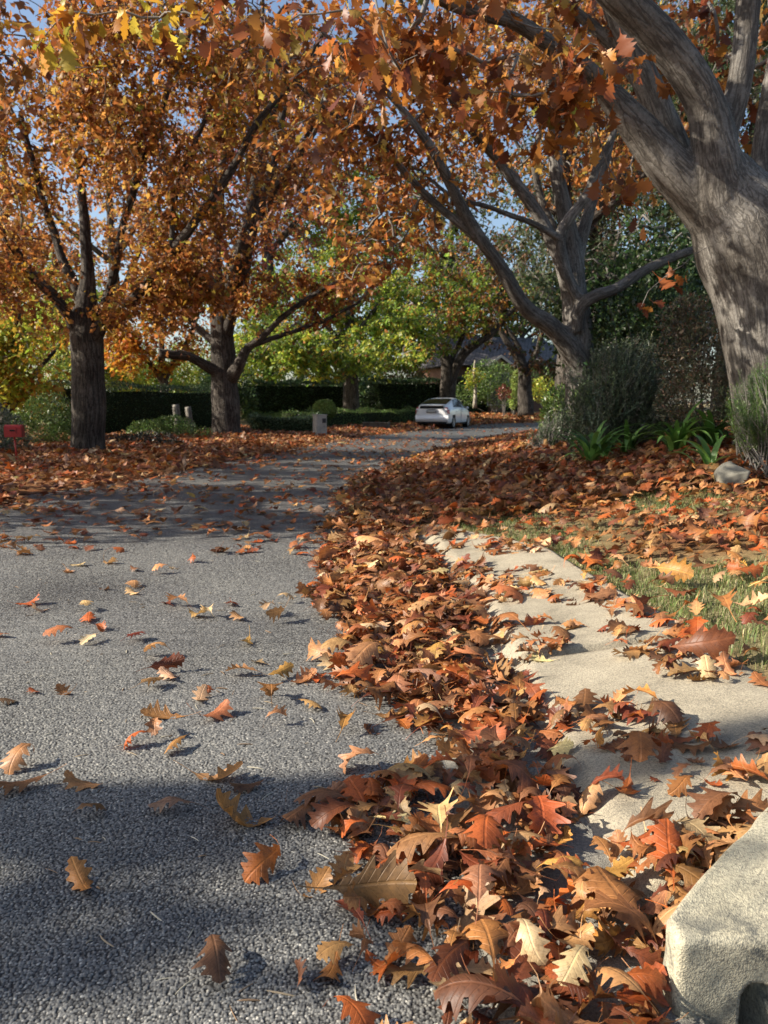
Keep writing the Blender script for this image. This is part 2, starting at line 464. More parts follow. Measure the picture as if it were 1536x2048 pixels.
def rotmat(yaw, pitch, roll):
    cy, sy, cp, sp, cr, sr = np.cos(yaw), np.sin(yaw), np.cos(pitch), np.sin(pitch), np.cos(roll), np.sin(roll)
    z = np.zeros_like(cy); o = z + 1
    A = np.stack([np.stack([cy, -sy, z], -1), np.stack([sy, cy, z], -1), np.stack([z, z, o], -1)], -2)
    B = np.stack([np.stack([cp, z, -sp], -1), np.stack([z, o, z], -1), np.stack([sp, z, cp], -1)], -2)
    C = np.stack([np.stack([o, z, z], -1), np.stack([z, cr, -sr], -1), np.stack([z, sr, cr], -1)], -2)
    return A @ B @ C


def leaves_local(kind, n, size, k1, k2, wave, tw, r, asym=.18):
    """n curled leaves in their own axes -> (n, V, 3)"""
    P, U, q = TPL[kind]
    L = np.broadcast_to(size, n)[:, None]
    asp = r.uniform(.62, .95, n)[:, None]
    X = P[None, :, 0] * L
    Y = P[None, :, 1] * L * asp
    Y = Y * np.where(P[None, :, 1] > 0, 1 + r.uniform(-asym, asym, n)[:, None], 1)
    Y = Y + .10 * L * r.normal(0, 1, n)[:, None] * (P[None, :, 0] - .3) ** 2          # a bent midrib
    V = P[None, :, 1]
    Z = wave[:, None] * L * np.sin(r.uniform(5, 12, n)[:, None] * P[None, :, 0] + r.uniform(0, 6.28, n)[:, None] + np.sign(V) * r.uniform(0, 3, n)[:, None]) * np.abs(V) * 2
    k1 = (np.where(np.abs(k1) < .05, .05, k1))[:, None] / L; k2 = (np.where(np.abs(k2) < .05, .05, k2))[:, None] / L
    th = k1 * Y
    Y2 = np.sin(th) / k1 - Z * np.sin(th); Z2 = (1 - np.cos(th)) / k1 + Z * np.cos(th)
    x0 = .4 * L; t2 = k2 * (X - x0); Rr = 1 / k2
    X3 = x0 + (Rr - Z2) * np.sin(t2); Z3 = Rr - (Rr - Z2) * np.cos(t2)
    a = tw[:, None] * (P[None, :, 0] - .4)
    Y4 = Y2 * np.cos(a) - Z3 * np.sin(a); Z4 = Y2 * np.sin(a) + Z3 * np.cos(a)
    return np.stack([X3 - .4 * L, Y4, Z4], -1)


def pack(kind, pts, cols, veins=False):
    """(n,V,3) leaves -> verts, faces, attrs"""
    P, U, q = TPL[kind]; n, V = pts.shape[:2]
    f = (q[None] + (np.arange(n) * V)[:, None, None]).reshape(-1, 4)
    c = np.ones((n, V, 4), np.float32); c[..., :3] = cols[:, None, :]
    at_ = {'col': c.reshape(-1, 4)}
    luv = np.zeros((n, V, 3), np.float32); luv[..., :2] = U[None]
    if veins: at_['luv'] = luv.reshape(-1, 3)
    return pts.reshape(-1, 3), f, at_


def join(parts):
    vs, fs, at_ = [], [], {}
    b = 0
    for v, f, a in parts:
        vs.append(v); fs.append(f + b); b += len(v)
        for k, x in a.items(): at_.setdefault(k, []).append(x)
    return np.vstack(vs), np.vstack(fs), {k: np.concatenate(x) for k, x in at_.items()}


def pick(pal, n, r, var=.22):
    c = np.array([p[0] for p in pal], float); w = np.array([p[1] for p in pal], float); w /= w.sum()
    k = r.choice(len(c), n, p=w)
    out = c[k] * np.exp(r.normal(0, var, (n, 1))) * np.exp(r.normal(0, var * .3, (n, 3)))
    return np.clip(out, .003, .75)


# palettes (linear)
RUST = [((.30, .120, .040), 5), ((.43, .180, .048), 5), ((.18, .074, .033), 3), ((.53, .27, .065), 3), ((.58, .40, .09), 1.5)]
GOLD = [((.50, .25, .03), 4), ((.48, .32, .04), 3), ((.38, .14, .025), 3), ((.30, .30, .05), 2)]
NEAR = [((.36, .135, .032), 5), ((.27, .088, .026), 5), ((.43, .20, .042), 2.4), ((.48, .32, .065), .7), ((.16, .052, .022), 2.5)]
LITTER = [((.40, .205, .085), 5), ((.31, .130, .045), 7), ((.175, .078, .036), 5), ((.36, .092, .022), 4), ((.54, .36, .19), 1.5), ((.165, .047, .02), 3), ((.42, .20, .05), .8)]
GREEN = [((.16, .25, .04), 4), ((.25, .33, .05), 4), ((.36, .37, .05), 2), ((.09, .16, .03), 3), ((.36, .17, .04), .7)]
LIME = [((.34, .43, .05), 4), ((.50, .52, .07), 4), ((.22, .30, .04), 2), ((.52, .34, .05), 2)]
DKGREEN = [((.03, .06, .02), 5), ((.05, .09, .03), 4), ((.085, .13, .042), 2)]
HEDGE = [((.07, .125, .03), 4), ((.115, .19, .045), 4), ((.17, .24, .06), 1.5)]
EUC = [((.075, .105, .05), 4), ((.12, .15, .08), 3), ((.05, .075, .035), 3), ((.16, .15, .07), 1)]
GREYG = [((.095, .125, .075), 4), ((.145, .175, .11), 3), ((.065, .09, .05), 3)]
BRNG = [((.13, .12, .075), 4), ((.18, .145, .10), 3), ((.09, .105, .06), 3), ((.20, .10, .06), 1)]
PINK = [((.34, .10, .075), 4), ((.26, .065, .045), 3), ((.42, .2, .13), 2)]


# ------------------------------------------------------------------ tubes and trees
def tube(pts, rad, sides=8, l0=0.0, cap=True):
    pts = np.asarray(pts, float); rad = np.asarray(rad, float); n = len(pts)
    t = np.gradient(pts, axis=0); t /= np.linalg.norm(t, axis=1)[:, None] + 1e-9
    ax = np.eye(3)[np.argmin(np.abs(t).mean(0))]
    u = np.cross(t, ax); u /= np.linalg.norm(u, axis=1)[:, None] + 1e-9
    v = np.cross(t, u)
    a = np.linspace(0, 2 * np.pi, sides, endpoint=False)
    ring = u[:, None] * np.cos(a)[None, :, None] + v[:, None] * np.sin(a)[None, :, None]
    P = pts[:, None] + ring * rad[:, None, None]
    ln = l0 + np.concatenate([[0], np.cumsum(np.linalg.norm(np.diff(pts, axis=0), axis=1))])
    bk = np.stack([np.broadcast_to(np.cos(a)[None] * rad[:, None], (n, sides)), np.broadcast_to(np.sin(a)[None] * rad[:, None], (n, sides)),
                   np.broadcast_to(ln[:, None] * .13, (n, sides))], -1)
    i = np.arange(n - 1)[:, None] * sides; j = np.arange(sides)[None]; k = (j + 1) % sides
    f = np.stack([i + j, i + k, i + sides + k, i + sides + j], -1).reshape(-1, 4)
    V = P.reshape(-1, 3); B = bk.reshape(-1, 3)
    if cap:
        V = np.vstack([V, pts[:1], pts[-1:]]); B = np.vstack([B, [[0, 0, ln[0] * .13]], [[0, 0, ln[-1] * .13]]])
        c0, c1 = n * sides, n * sides + 1; jj = np.arange(sides); kk = (jj + 1) % sides
        e = (n - 1) * sides
        f = np.vstack([f, np.stack([np.full(sides, c0), kk, jj, np.full(sides, c0)], 1), np.stack([np.full(sides, c1), e + jj, e + kk, np.full(sides, c1)], 1)])
    return V, f, {'bark': B}


def quads_to_mesh_parts(f):
    """split off quads that repeat a corner as triangles"""
    tri = f[:, 0] == f[:, 3]
    return [f[~tri], f[tri][:, :3]]


def crom(pts, step):
    """Catmull-Rom through pts (n,k), about one sample per step"""
    pts = np.asarray(pts, float)
    p = np.vstack([2 * pts[0] - pts[1], pts, 2 * pts[-1] - pts[-2]])
    out = []
    for i in range(1, len(p) - 2):
        m = max(2, int(np.linalg.norm(p[i + 1, :3] - p[i, :3]) / step))
        for t in np.linspace(0, 1, m, endpoint=False):
            out.append(.5 * ((2 * p[i]) + (-p[i - 1] + p[i + 1]) * t + (2 * p[i - 1] - 5 * p[i] + 4 * p[i + 1] - p[i + 2]) * t ** 2 + (-p[i - 1] + 3 * p[i] - 3 * p[i + 1] + p[i + 2]) * t ** 3))
    out.append(p[-2])
    return np.array(out)


def limb_px(rows, step=.12):
    """rows of (px, py, depth, radius in px) -> polyline with radius in metres"""
    q = []
    for px, py, d, r in rows: q.append((*at(px, py, d), r * d / F))
    return crom(q, step)


class Tree:
    def __init__(s, name, label, loc, group=None, seed=1, cat='tree'):
        s.t = thing(name, label, cat, loc, 0, group); s.loc = np.array(loc, float)
        s.limbs = []; s.r = np.random.default_rng(seed)
        s.pos = []; s.par = []; s.fix = []
        s.tips = []
    def limb(s, poly):
        s.limbs.append(poly)
        for k, p in enumerate(poly):
            s.pos.append(p[:3]); s.par.append(len(s.pos) - 2 if k else -1); s.fix.append(p[3])
        return s
    def trunk_mesh(s, mat, voxel=None, rough=.0, sides=14, smooth_it=3):
        parts = [tube(p[:, :3], p[:, 3], sides) for p in s.limbs]
        v, f, a = join(parts)
        v = v - s.loc
        if not voxel:
            if rough:
                v = v + np.stack([rough * wob(v[:, 0], v[:, 1], v[:, 2], 3.1 + k) for k in range(3)], 1)
            me = mesh_np('trunk', v, quads_to_mesh_parts(f), mat, a)
            return link('trunk', me, s.t)
        tmp = link('trunk_build', mesh_np('trunk_build', v, quads_to_mesh_parts(f)))
        md = tmp.modifiers.new('r', 'REMESH'); md.mode = 'VOXEL'; md.voxel_size = voxel
        if smooth_it:
            ms = tmp.modifiers.new('s', 'SMOOTH'); ms.iterations = smooth_it; ms.factor = .5
        dg = bpy.context.evaluated_depsgraph_get()
        me = bpy.data.meshes.new_from_object(tmp.evaluated_get(dg))
        bpy.data.objects.remove(tmp)
        n = len(me.vertices); co = np.zeros(n * 3, np.float32); me.vertices.foreach_get('co', co); co = co.reshape(-1, 3).astype(float)
        no = np.zeros(n * 3, np.float32); me.vertices.foreach_get('normal', no); no = no.reshape(-1, 3)
        # bark coordinates from the closest stretch of limb
        S, Uu, Vv, Ll, Rd = [], [], [], [], []
        for p in s.limbs:
            c = p[:, :3] - s.loc; t = np.gradient(c, axis=0); t /= np.linalg.norm(t, axis=1)[:, None] + 1e-9
            ax = np.eye(3)[np.argmin(np.abs(t).mean(0))]; u = np.cross(t, ax); u /= np.linalg.norm(u, axis=1)[:, None]; w = np.cross(t, u)
            S.append(c); Uu.append(u); Vv.append(w); Rd.append(p[:, 3]); Ll.append(np.concatenate([[0], np.cumsum(np.linalg.norm(np.diff(c, axis=0), axis=1))]))
        S, Uu, Vv, Ll, Rd = map(np.concatenate, (S, Uu, Vv, Ll, Rd))
        B = np.zeros((n, 3))
        for i in range(0, n, 4000):
            d = co[i:i + 4000, None] - S[None]
            k = np.argmin(np.linalg.norm(d, axis=2) - Rd[None], axis=1)
            loc = co[i:i + 4000] - S[k]
            B[i:i + 4000] = np.stack([(loc * Uu[k]).sum(1), (loc * Vv[k]).sum(1), Ll[k] * .13 + ((loc * np.cross(Uu[k], Vv[k])).sum(1)) * .13], 1)
        # bark ridges in the surface itself
        dsp = np.zeros(n)
        for i in range(n):
            b = B[i]
            q = Vector((b[0] * 17, b[1] * 17, b[2] * 17))
            dsp[i] = (1 - abs(mnoise.noise(q)) * 2.2) * .55 + mnoise.noise(q * .28) * 1.1
        co2 = co + no * (rough * dsp)[:, None]
        me.vertices.foreach_set('co', co2.astype(np.float32).ravel())
        a_ = me.attributes.new('bark', 'FLOAT_VECTOR', 'POINT'); a_.data.foreach_set('vector', B.astype(np.float32).ravel())
        me.polygons.foreach_set('use_smooth', np.ones(len(me.polygons), bool))
        me.materials.clear(); me.materials.append(mat); me.update()
        return link('trunk', me, s.t)
    def twigs(s, targets, seg=.28, sag=.12):
        P = np.array(s.pos); n0 = len(P)
        tg = np.asarray(targets)
        d = np.array([np.min(np.sum((P - q) ** 2, 1)) for q in tg])
        buf = np.zeros((n0 + len(tg) * 40, 3)); buf[:n0] = P; n = n0
        for q in tg[np.argsort(d)]:
            k = int(np.argmin(np.sum((buf[:n] - q) ** 2, 1) + (0 if n < 1 else 0)))
            a = buf[k]; L = np.linalg.norm(q - a); m = int(min(38, max(2, math.ceil(L / seg))))
            mid = (a + q) / 2 + s.r.normal(0, .13 * L, 3) + np.array([0, 0, sag * L])
            par = k
            for t in np.linspace(0, 1, m + 1)[1:]:
                w = (1 - t) ** 2 * a + 2 * t * (1 - t) * mid + t * t * q + s.r.normal(0, .025 * min(L, 1), 3) * (t < 1)
                buf[n] = w; s.pos.append(w); s.par.append(par); s.fix.append(np.nan); par = n; n += 1
            s.tips.append(n - 1)
        s.n0 = n0
        return s
    def twig_mesh(s, r0=.0045, mat=None, sides=4, power=.5):
        n = len(s.pos); cnt = np.zeros(n); cnt[s.tips] = 1
        par = np.array(s.par)
        for i in range(n - 1, s.n0 - 1, -1): cnt[par[i]] += cnt[i]
        rad = r0 * np.maximum(cnt, 1) ** power
        fx = np.array(s.fix); P = np.array(s.pos)
        kids = {}
        for i in range(s.n0, n): kids.setdefault(par[i], []).append(i)
        parts = []; start = [i for i in range(s.n0, n) if par[i] < s.n0 or kids[par[i]][0] != i]
        for i in start:
            ch = [par[i], i]
            while ch[-1] in kids: ch.append(kids[ch[-1]][0])
            r = rad[ch].copy()
            r[0] = min(r[1], fx[ch[0]] * .8) if ch[0] < s.n0 else min(r[1] * 1.15, rad[ch[0]])
            parts.append(tube(P[ch] - s.loc, r, sides if r[0] < .02 else sides + 3, cap=False))
        v, f, a = join(parts)
        return link('branchwork', mesh_np('branchwork', v, f, mat or M_TWIG, a), s.t)
    def crown(s, per, size, pal, kind='lo', spread=.28, droop=.5, back=3, mat=None, pal2=None, p2=0.0, pal2_fn=None):
        """per leaves at each twig tip"""
        P = np.array(s.pos); par = np.array(s.par); r = s.r
        tips = np.array(s.tips)
        idx = np.repeat(tips, per)
        for _ in range(back):
            stp = r.random(len(idx)) < .5
            nx = par[idx]; idx = np.where(stp & (nx >= s.n0), nx, idx)
        n = len(idx)
        pos = P[idx] + r.normal(0, spread * .55, (n, 3)) * np.array([1, 1, .8]) - np.array([0, 0, spread * .15])
        sz = size * np.exp(r.normal(0, .22, n))
        yaw = r.uniform(0, 6.283, n); pitch = -droop * r.uniform(.1, 1.9, n); roll = r.normal(0, .75, n)
        loc = leaves_local(kind, n, sz, r.normal(0, 1.3, n), r.normal(-.4, .9, n), np.abs(r.normal(0, .05, n)), r.normal(0, .5, n), r)
        if kind != 'quad': loc[..., 0] += .4 * sz[:, None]
        pts = np.einsum('nij,nvj->nvi', rotmat(yaw, pitch, roll), loc) + (pos - s.loc)[:, None]
        cl = pick(pal, n, r)
        if pal2 is not None:
            tipsel = r.random(len(tips)) < p2 if pal2_fn is None else pal2_fn(P[tips], r)
            sel = np.repeat(tipsel, per) & (r.random(n) < .85)
            cl[sel] = pick(pal2, int(sel.sum()), r)
        cl *= np.repeat(np.exp(r.normal(0, .14, len(tips))), per)[:, None]
        v, f, a = pack(kind, pts, np.clip(cl, 0, .8))
        return link('crown', mesh_np('crown', v, f, mat or M_LEAF, a, smooth=False), s.t)


def blob_points(blobs, n, r, clump=.25, freq=1.3, inside=None):
    """n points in a union of ellipsoids [(centre, radii)], gathered in clumps"""
    vol = np.array([np.prod(b[1]) for b in blobs]); vol = vol ** .8; vol /= vol.sum()
    out = []
    while len(out) < n:
        k = r.choice(len(blobs), p=vol); c, rad = blobs[k]
        d = r.normal(0, 1, 3); d /= np.linalg.norm(d); q = np.array(c) + np.array(rad) * d * r.random() ** .42
        if wob(q[0], q[1], q[2], freq) < clump * r.normal(0, 1) - .35: continue
        if inside is not None and not inside(q): continue
        out.append(q)
    return np.array(out)


def E(px, py, d, rx, ry, rd): return (at(px, py, d), (rx * d / F, rd, ry * d / F))
# ------------------------------------------------------------------ the ground
def nonuni(lo, hi, c0, c1, fine, coarse):
    a = np.arange(c0, c1, fine)
    k = [c1]
    s = fine
    while k[-1] < hi: s = min(s * 1.25, coarse); k.append(k[-1] + s)
    b = [c0]
    s = fine
    while b[-1] > lo: s = min(s * 1.25, coarse); b.append(b[-1] - s)
    return np.array(b[1:][::-1] + list(a) + k)


gx = nonuni(-420, 420, -7, 8, .10, 25); gy = nonuni(-60, 480, .5, 26, .16, 25)
X, Y = np.meshgrid(gx, gy)
Z = surf(X, Y)
inroad = np.minimum(X - xl(Y), xr(Y) - X)
Z = Z - .06 * sm((inroad + .12) / .1) - .02
onslab = (Y > 1.0) & (Y < 6.3) & (X > xr(Y) - .1) & (X < slab_r(Y) - .03)
Z = np.where(onslab, Z - .012, Z)
inblk = (Y > .9) & (Y < 2.1) & (X > .40) & (X < 3)
Z = np.where(inblk & (Y < 1.35), np.minimum(Z, -.14), Z)
dr = X - slab_r(np.clip(Y, 1.6, 6.2))
grassy = sm((dr + .1) / .2) * sm((2.6 - (X - xr(Y))) / .9) * sm((7.6 - Y) / 1.5) * np.clip(.95 + .5 * wob(X, Y, 3, 2.3), 0, 1) * (Y > 0)
grassy = np.maximum(grassy, sm((Y - 30) / 8) * sm(((xl(Y) - X) - 3) / 3) * .8)
link('ground', mesh_np('ground', np.stack([X, Y, Z], -1).reshape(-1, 3), grid_faces(*X.shape), M_SOIL, {'grassy': grassy.ravel()}))['kind'] = 'structure'

ry = np.concatenate([np.arange(-8, 30, .5), np.arange(30, 140, 2.0)])
t = np.linspace(0, 1, 14)
RX = xl(ry)[:, None] - .1 + (xr(ry) + .03 - xl(ry) + .1)[:, None] * t[None]
RY = np.repeat(ry[:, None], 14, 1)
RZ = z0(RY) + 0.0 * RX
link('road', mesh_np('road', np.stack([RX, RY, RZ], -1).reshape(-1, 3), grid_faces(*RX.shape), M_ASPH))['kind'] = 'structure'

# the chip seal close by: every stone is in the surface
def chip_seal():
    r = np.random.default_rng(404)
    cs = .0053                                            # one stone per cell
    rows = [.93]
    while rows[-1] < 5.6: rows.append(rows[-1] + .00145 * rows[-1] ** 1.12)
    ys = np.array(rows); us = np.concatenate([np.linspace(-2.9, -.60, 700)[:-1], np.linspace(-.60, .50, 1000)])
    Yg = np.repeat(ys[:, None], len(us), 1); Xg = np.clip(Yg * us[None], -4.4, xr(Yg) - .285)
    nx, ny = int(7.6 / cs), int(5.3 / cs)
    jx, jy = r.uniform(.12, .88, (nx, ny)), r.uniform(.12, .88, (nx, ny)); hh = r.random((nx, ny)); tx, ty = r.normal(0, .30, (nx, ny)), r.normal(0, .30, (nx, ny)); cv = r.random((nx, ny))
    gx0, gy0 = (Xg + 4.6) / cs, (Yg - .8) / cs
    ix, iy = gx0.astype(int), gy0.astype(int)
    best = np.full(Xg.shape, -9.0); col = np.zeros(Xg.shape)
    for dx in (-1, 0, 1):
        for dy in (-1, 0, 1):
            a_, b_ = np.clip(ix + dx, 0, nx - 1), np.clip(iy + dy, 0, ny - 1)
            ex, ey = gx0 - (ix + dx) - jx[a_, b_], gy0 - (iy + dy) - jy[a_, b_]
            h = hh[a_, b_] * .55 + tx[a_, b_] * ex + ty[a_, b_] * ey - 1.9 * (np.abs(ex + .25 * ey) ** 4 + np.abs(ey - .2 * ex) ** 4) - .5 * (np.abs(ex) + np.abs(ey)) * cv[a_, b_] 
            m = h > best; best = np.where(m, h, best); col = np.where(m, cv[a_, b_], col)
    Zg = .0035 + .0028 * np.clip(best, -.45, 1) * (1 - .35 * wob(Xg, Yg, 0, 1.5)) + .002 * wob(Xg, Yg, 2, 2)
    e = np.zeros(Xg.shape); e[0] = e[-1] = 1; e[:, 0] = e[:, -1] = 1
    Zg = Zg - .02 * e
    link('road', mesh_np('road', np.stack([Xg, Yg, Zg], -1).reshape(-1, 3), grid_faces(*Xg.shape), M_CHIP, {'chip': col.ravel(), 'deep': np.clip(best - .09 * wob(Xg, Yg, 5, 2.6), -1, 1).ravel()}))['kind'] = 'structure'


chip_seal()
gy2 = np.arange(.2, 16, .25)
gX = xr(gy2)[:, None] + np.array([-.30, -.29, -.12, .0, .05])[None]
gX[:, 0] += .012 * wob(gy2 * 3, gy2, 1, 2)
gZ = np.broadcast_to(np.array([-.01, .005, .007, .009, .012]), gX.shape)
link('gutter', mesh_np('gutter', np.stack([gX, np.repeat(gy2[:, None], 5, 1), gZ], -1).reshape(-1, 3), grid_faces(*gX.shape), M_GUT))['kind'] = 'structure'


def slab(name, ya, yb, lift):
    ys = np.concatenate([[ya], np.arange(ya, yb, .02), [yb]]); ss = np.concatenate([[-.012], np.linspace(0, 1, 46), [1.0]])
    Ys = np.repeat(ys[:, None], len(ss), 1)
    a, b = xr(ys)[:, None], slab_r(ys)[:, None] + (.0025 * wob(ys * 4, ys * 2, 1, 3))[:, None]
    Xs = a + (b - a) * ss[None]
    d = Xs - xr(Ys)
    Zs = .05 * sm(d / .11) + .085 * sm((d - .05) / .7) + lift + .0012 * wob(Xs, Ys, 0, 9)
    edge = np.minimum(Ys - ya, yb - Ys)
    Zs = Zs - .008 * sm((.015 - edge) / .015)
    Zs[:, 0] = -.1; Zs[:, -1] = -.1; Zs[0] = -.1; Zs[-1] = -.1
    o = link(name, mesh_np(name, np.stack([Xs, Ys, Zs], -1).reshape(-1, 3), grid_faces(*Xs.shape), M_CONC)); o['kind'] = 'structure'


slab('kerb_apron', 1.45, 2.845, .0)
slab('kerb_apron', 2.872, 6.15, .016)


def gp2(px, py):
    """where the view through a pixel meets the ground"""
    for d in np.arange(1.2, 70, .02):
        p = at(px, py, d)
        if p[2] <= float(surf(p[0], p[1])): break
    p[2] = float(surf(p[0], p[1])); return p


def rounded_block(name, lo, hi, rad, step, mat, parent=None, carve=None, nz=.004, f=14):
    lo, hi = np.array(lo), np.array(hi); vs, fs = [], []; b = 0
    for ax in range(3):
        o1, o2 = [k for k in range(3) if k != ax]
        A = np.linspace(lo[o1], hi[o1], max(3, int((hi[o1] - lo[o1]) / step))); Bb = np.linspace(lo[o2], hi[o2], max(3, int((hi[o2] - lo[o2]) / step)))
        for side in (0, 1):
            g = np.zeros((len(A), len(Bb), 3)); g[..., o1] = A[:, None]; g[..., o2] = Bb[None]; g[..., ax] = (lo, hi)[side][ax]
            p = g.reshape(-1, 3)
            q = np.clip(p, lo + rad, hi - rad); d = p - q; n = np.linalg.norm(d, axis=1)[:, None] + 1e-9
            w = q + d / n * rad
            w = w + d / n * (nz * (wob(w[:, 0], w[:, 1], w[:, 2], f) + .6 * wob(w[:, 0], w[:, 1], w[:, 2], f * 3.7)))[:, None]
            if carve is not None: w = carve(w)
            fc = grid_faces(len(A), len(Bb), b)
            if (side == 0) == (ax != 1): fc = fc[:, ::-1]
            vs.append(w); fs.append(fc); b += len(w)
    return link(name, mesh_np(name, np.vstack(vs), np.vstack(fs), mat), parent)


def carve_drain(w):
    """an eroded, arched drain mouth in the end that faces the street"""
    w = w.copy(); w[:, 0] += np.clip(w[:, 1] - 1.2, 0, 1) * .95 * np.clip((2.4 - w[:, 0]) / 1.9, 0, 1)      # the kerb turns away from the street
    cx, zt = .605, .045
    hw = .024 + .003 * wob(w[:, 0], w[:, 2], 0, 40)
    inside = np.where(w[:, 2] > zt, ((w[:, 0] - cx) / hw) ** 2 + ((w[:, 2] - zt) / .026) ** 2 < 1, np.abs(w[:, 0] - cx) < hw + (zt - w[:, 2]) * .08)
    m = inside & (w[:, 1] < 1.25)
    w[m, 1] += .22
    return w


blk = thing('kerb_inlet', 'weathered pale concrete kerb end with a dark eroded drain hole', 'drain', (0, 0, 0))
rounded_block('block', (.475, 1.135, -.12), (2.4, 1.80, .150), .017, .005, M_BLOCK, blk, carve_drain, .0022, 14)
M_STONE = concrete_material('brown_stone', (.26, .22, .18))
st = rounded_block('edging_stone', (.655, 1.06, -.14), (.95, 1.128, .085), .022, .01, M_STONE, None, None, .004, 20)
tag(st, 'grey brown rounded stone standing against the kerb end beside the drain hole', 'stone')


def rock(name, c, rad, seed, label):
    r = np.random.default_rng(seed); n, m = 40, 60
    th = np.linspace(.001, np.pi - .001, n)[:, None]; ph = np.linspace(0, 2 * np.pi, m)[None]
    d = np.stack([np.sin(th) * np.cos(ph), np.sin(th) * np.sin(ph), np.cos(th) + 0 * ph], -1).reshape(-1, 3)
    q = d.copy()
    for k in range(16):                                   # flat facets
        nn = r.normal(0, 1, 3); nn /= np.linalg.norm(nn); h = r.uniform(.5, .82); e = np.clip(q @ nn - h, 0, None); q = q - e[:, None] * nn
    q = q * (1 + .035 * wob(d[:, 0], d[:, 1], d[:, 2], 4)[:, None])
    o = link(name, mesh_np(name, q * np.array(rad), grid_faces(n, m), plain('rock_stone', (.19, .18, .145), .85, var=.5, scale=9, bump=.8)))
    o.location = c; tag(o, label, 'rock'); return o


p = gp2(1465, 972); p[2] += .05
ro = rock('rock', p, (.19, .14, .155), 4, 'angular grey rock lying among fallen leaves on the bank'); ro.rotation_euler = (.2, -.35, .5)

# ------------------------------------------------------------------ the oak that leans over the kerb
D = 7.0
g = at(1560, 905, D); gz0 = float(surf(g[0], g[1]))
oak = Tree('oak_tree', 'huge grey oak with many leaning limbs rising from the bank above the rock', (g[0], g[1], gz0 - .1), 'street oaks', 21)
base = limb_px([(1600, 960, D, 132), (1588, 905, D, 107), (1568, 800, D, 95), (1550, 700, D, 92), (1528, 580, D, 95), (1500, 480, D, 104), (1460, 405, D - .02, 81), (1434, 330, D - .06, 53)], .1)
oak.limb(base)
oak.limb(limb_px([(1500, 520, D, 58.8), (1450, 455, D, 56.3), (1400, 400, D, 47.0), (1335, 330, D - .05, 40.3), (1275, 255, D - .1, 32.8), (1207, 177, D - .25, 21.0), (1164, 134, D - .4, 17.6), (1087, 81, D - .6, 15.1), (1030, 42, D - .75, 14.3),
                  (958, 26, D - .9, 12.6), (886, 0, D - 1.1, 10.9), (800, -60, D - 1.3, 9.2), (700, -140, D - 1.5, 6.7)], .1))
oak.limb(limb_px([(1440, 470, D + .15, 44.5), (1392, 400, D + .25, 33.6), (1340, 280, D + .35, 29.4), (1300, 180, D + .4, 26.0), (1262, 90, D + .45, 22.7), (1225, 0, D + .5, 21.0), (1190, -110, D + .5, 17.6), (1150, -260, D + .4, 13.4)], .1))
oak.limb(limb_px([(1310, 210, D + .4, 15.1), (1240, 110, D + .55, 12.6), (1198, 64, D + .6, 10.9), (1130, 8, D + .7, 9.2), (1060, -60, D + .8, 7.6)], .1))
oak.limb(limb_px([(1470, 470, D - .05, 62.2), (1446, 400, D - .12, 54.6), (1428, 300, D - .16, 42.8), (1412, 215, D - .2, 35.3), (1365, 130, D - .28, 33.6), (1300, 55, D - .36, 32.8), (1225, -20, D - .45, 30.2), (1130, -120, D - .6, 25.2), (1000, -260, D - .9, 17.6)], .1))
oak.limb(limb_px([(1436, 330, D - .14, 32.8), (1452, 260, D - .12, 24.4), (1474, 190, D - .1, 22.7), (1488, 96, D - .1, 21.8), (1496, 0, D - .1, 21.8), (1505, -120, D - .15, 19.3), (1530, -300, D - .2, 13.4)], .1))
oak.limb(limb_px([(1540, 500, D + .25, 44.5), (1530, 400, D + .3, 29.4), (1528, 300, D + .4, 22.7), (1545, 180, D + .5, 20.2), (1570, 40, D + .6, 17.6), (1600, -150, D + .6, 13.4)], .1))
oak.trunk_mesh(M_BARK, .022, .010)


def oak_near(q): return q[2] > 2.15 and not (q[0] > .42 * q[1] and q[2] < 3.3)


ob = [E(690, -60, 5.6, 190, 90, .9), E(930, 80, 5.7, 190, 110, .9), E(1120, 130, 5.6, 160, 140, .7), E(1050, 270, 6.0, 130, 60, .6), E(1200, 280, 6.2, 90, 100, .5), E(1250, 60, 7.6, 200, 110, .6), E(1440, 120, 8.2, 130, 160, .6), E(780, 130, 6.3, 100, 90, .8)]
tg = blob_points(ob, 105, oak.r, .3, 1.6)
tg = np.vstack([tg, [at(*q) for q in ((1080, 270, 5.6), (1090, 295, 5.7), (1210, 360, 6.0), (1215, 330, 6.0), (965, 180, 5.2), (985, 185, 5.3), (835, 110, 4.9), (800, 140, 5.0), (1270, 440, 6.1), (1140, 150, 5.4), (1160, 220, 5.6), (1290, 135, 5.9), (1280, 620, 6.6), (690, 20, 4.7), (750, 60, 4.8), (500, 30, 4.6), (555, 60, 4.8), (470, 70, 4.7), (95, 65, 5.4), (75, 95, 5.3), (120, 20, 5.5), (190, 30, 5.4), (255, 25, 5.4), (330, 25, 5.4), (410, 40, 5.3), (290, 60, 5.6), (620, 300, 6.5), (700, 250, 6.3), (670, 330, 6.6))],
                blob_points([((2.5, 8.5, 6.3), (3.4, 2.6, 1.8)), ((0.5, 6.5, 6.0), (2.2, 1.6, 1.3))], 170, oak.r)])
oak.twigs(tg, .2, .10); oak.twig_mesh(.0032)
oak.crown(10, .14, NEAR, 'mid', .14, .75, 2, M_LEAF, GOLD, .10, lambda q, r: (r.random(len(q)) < .06) | (q[:, 0] < -1.3))

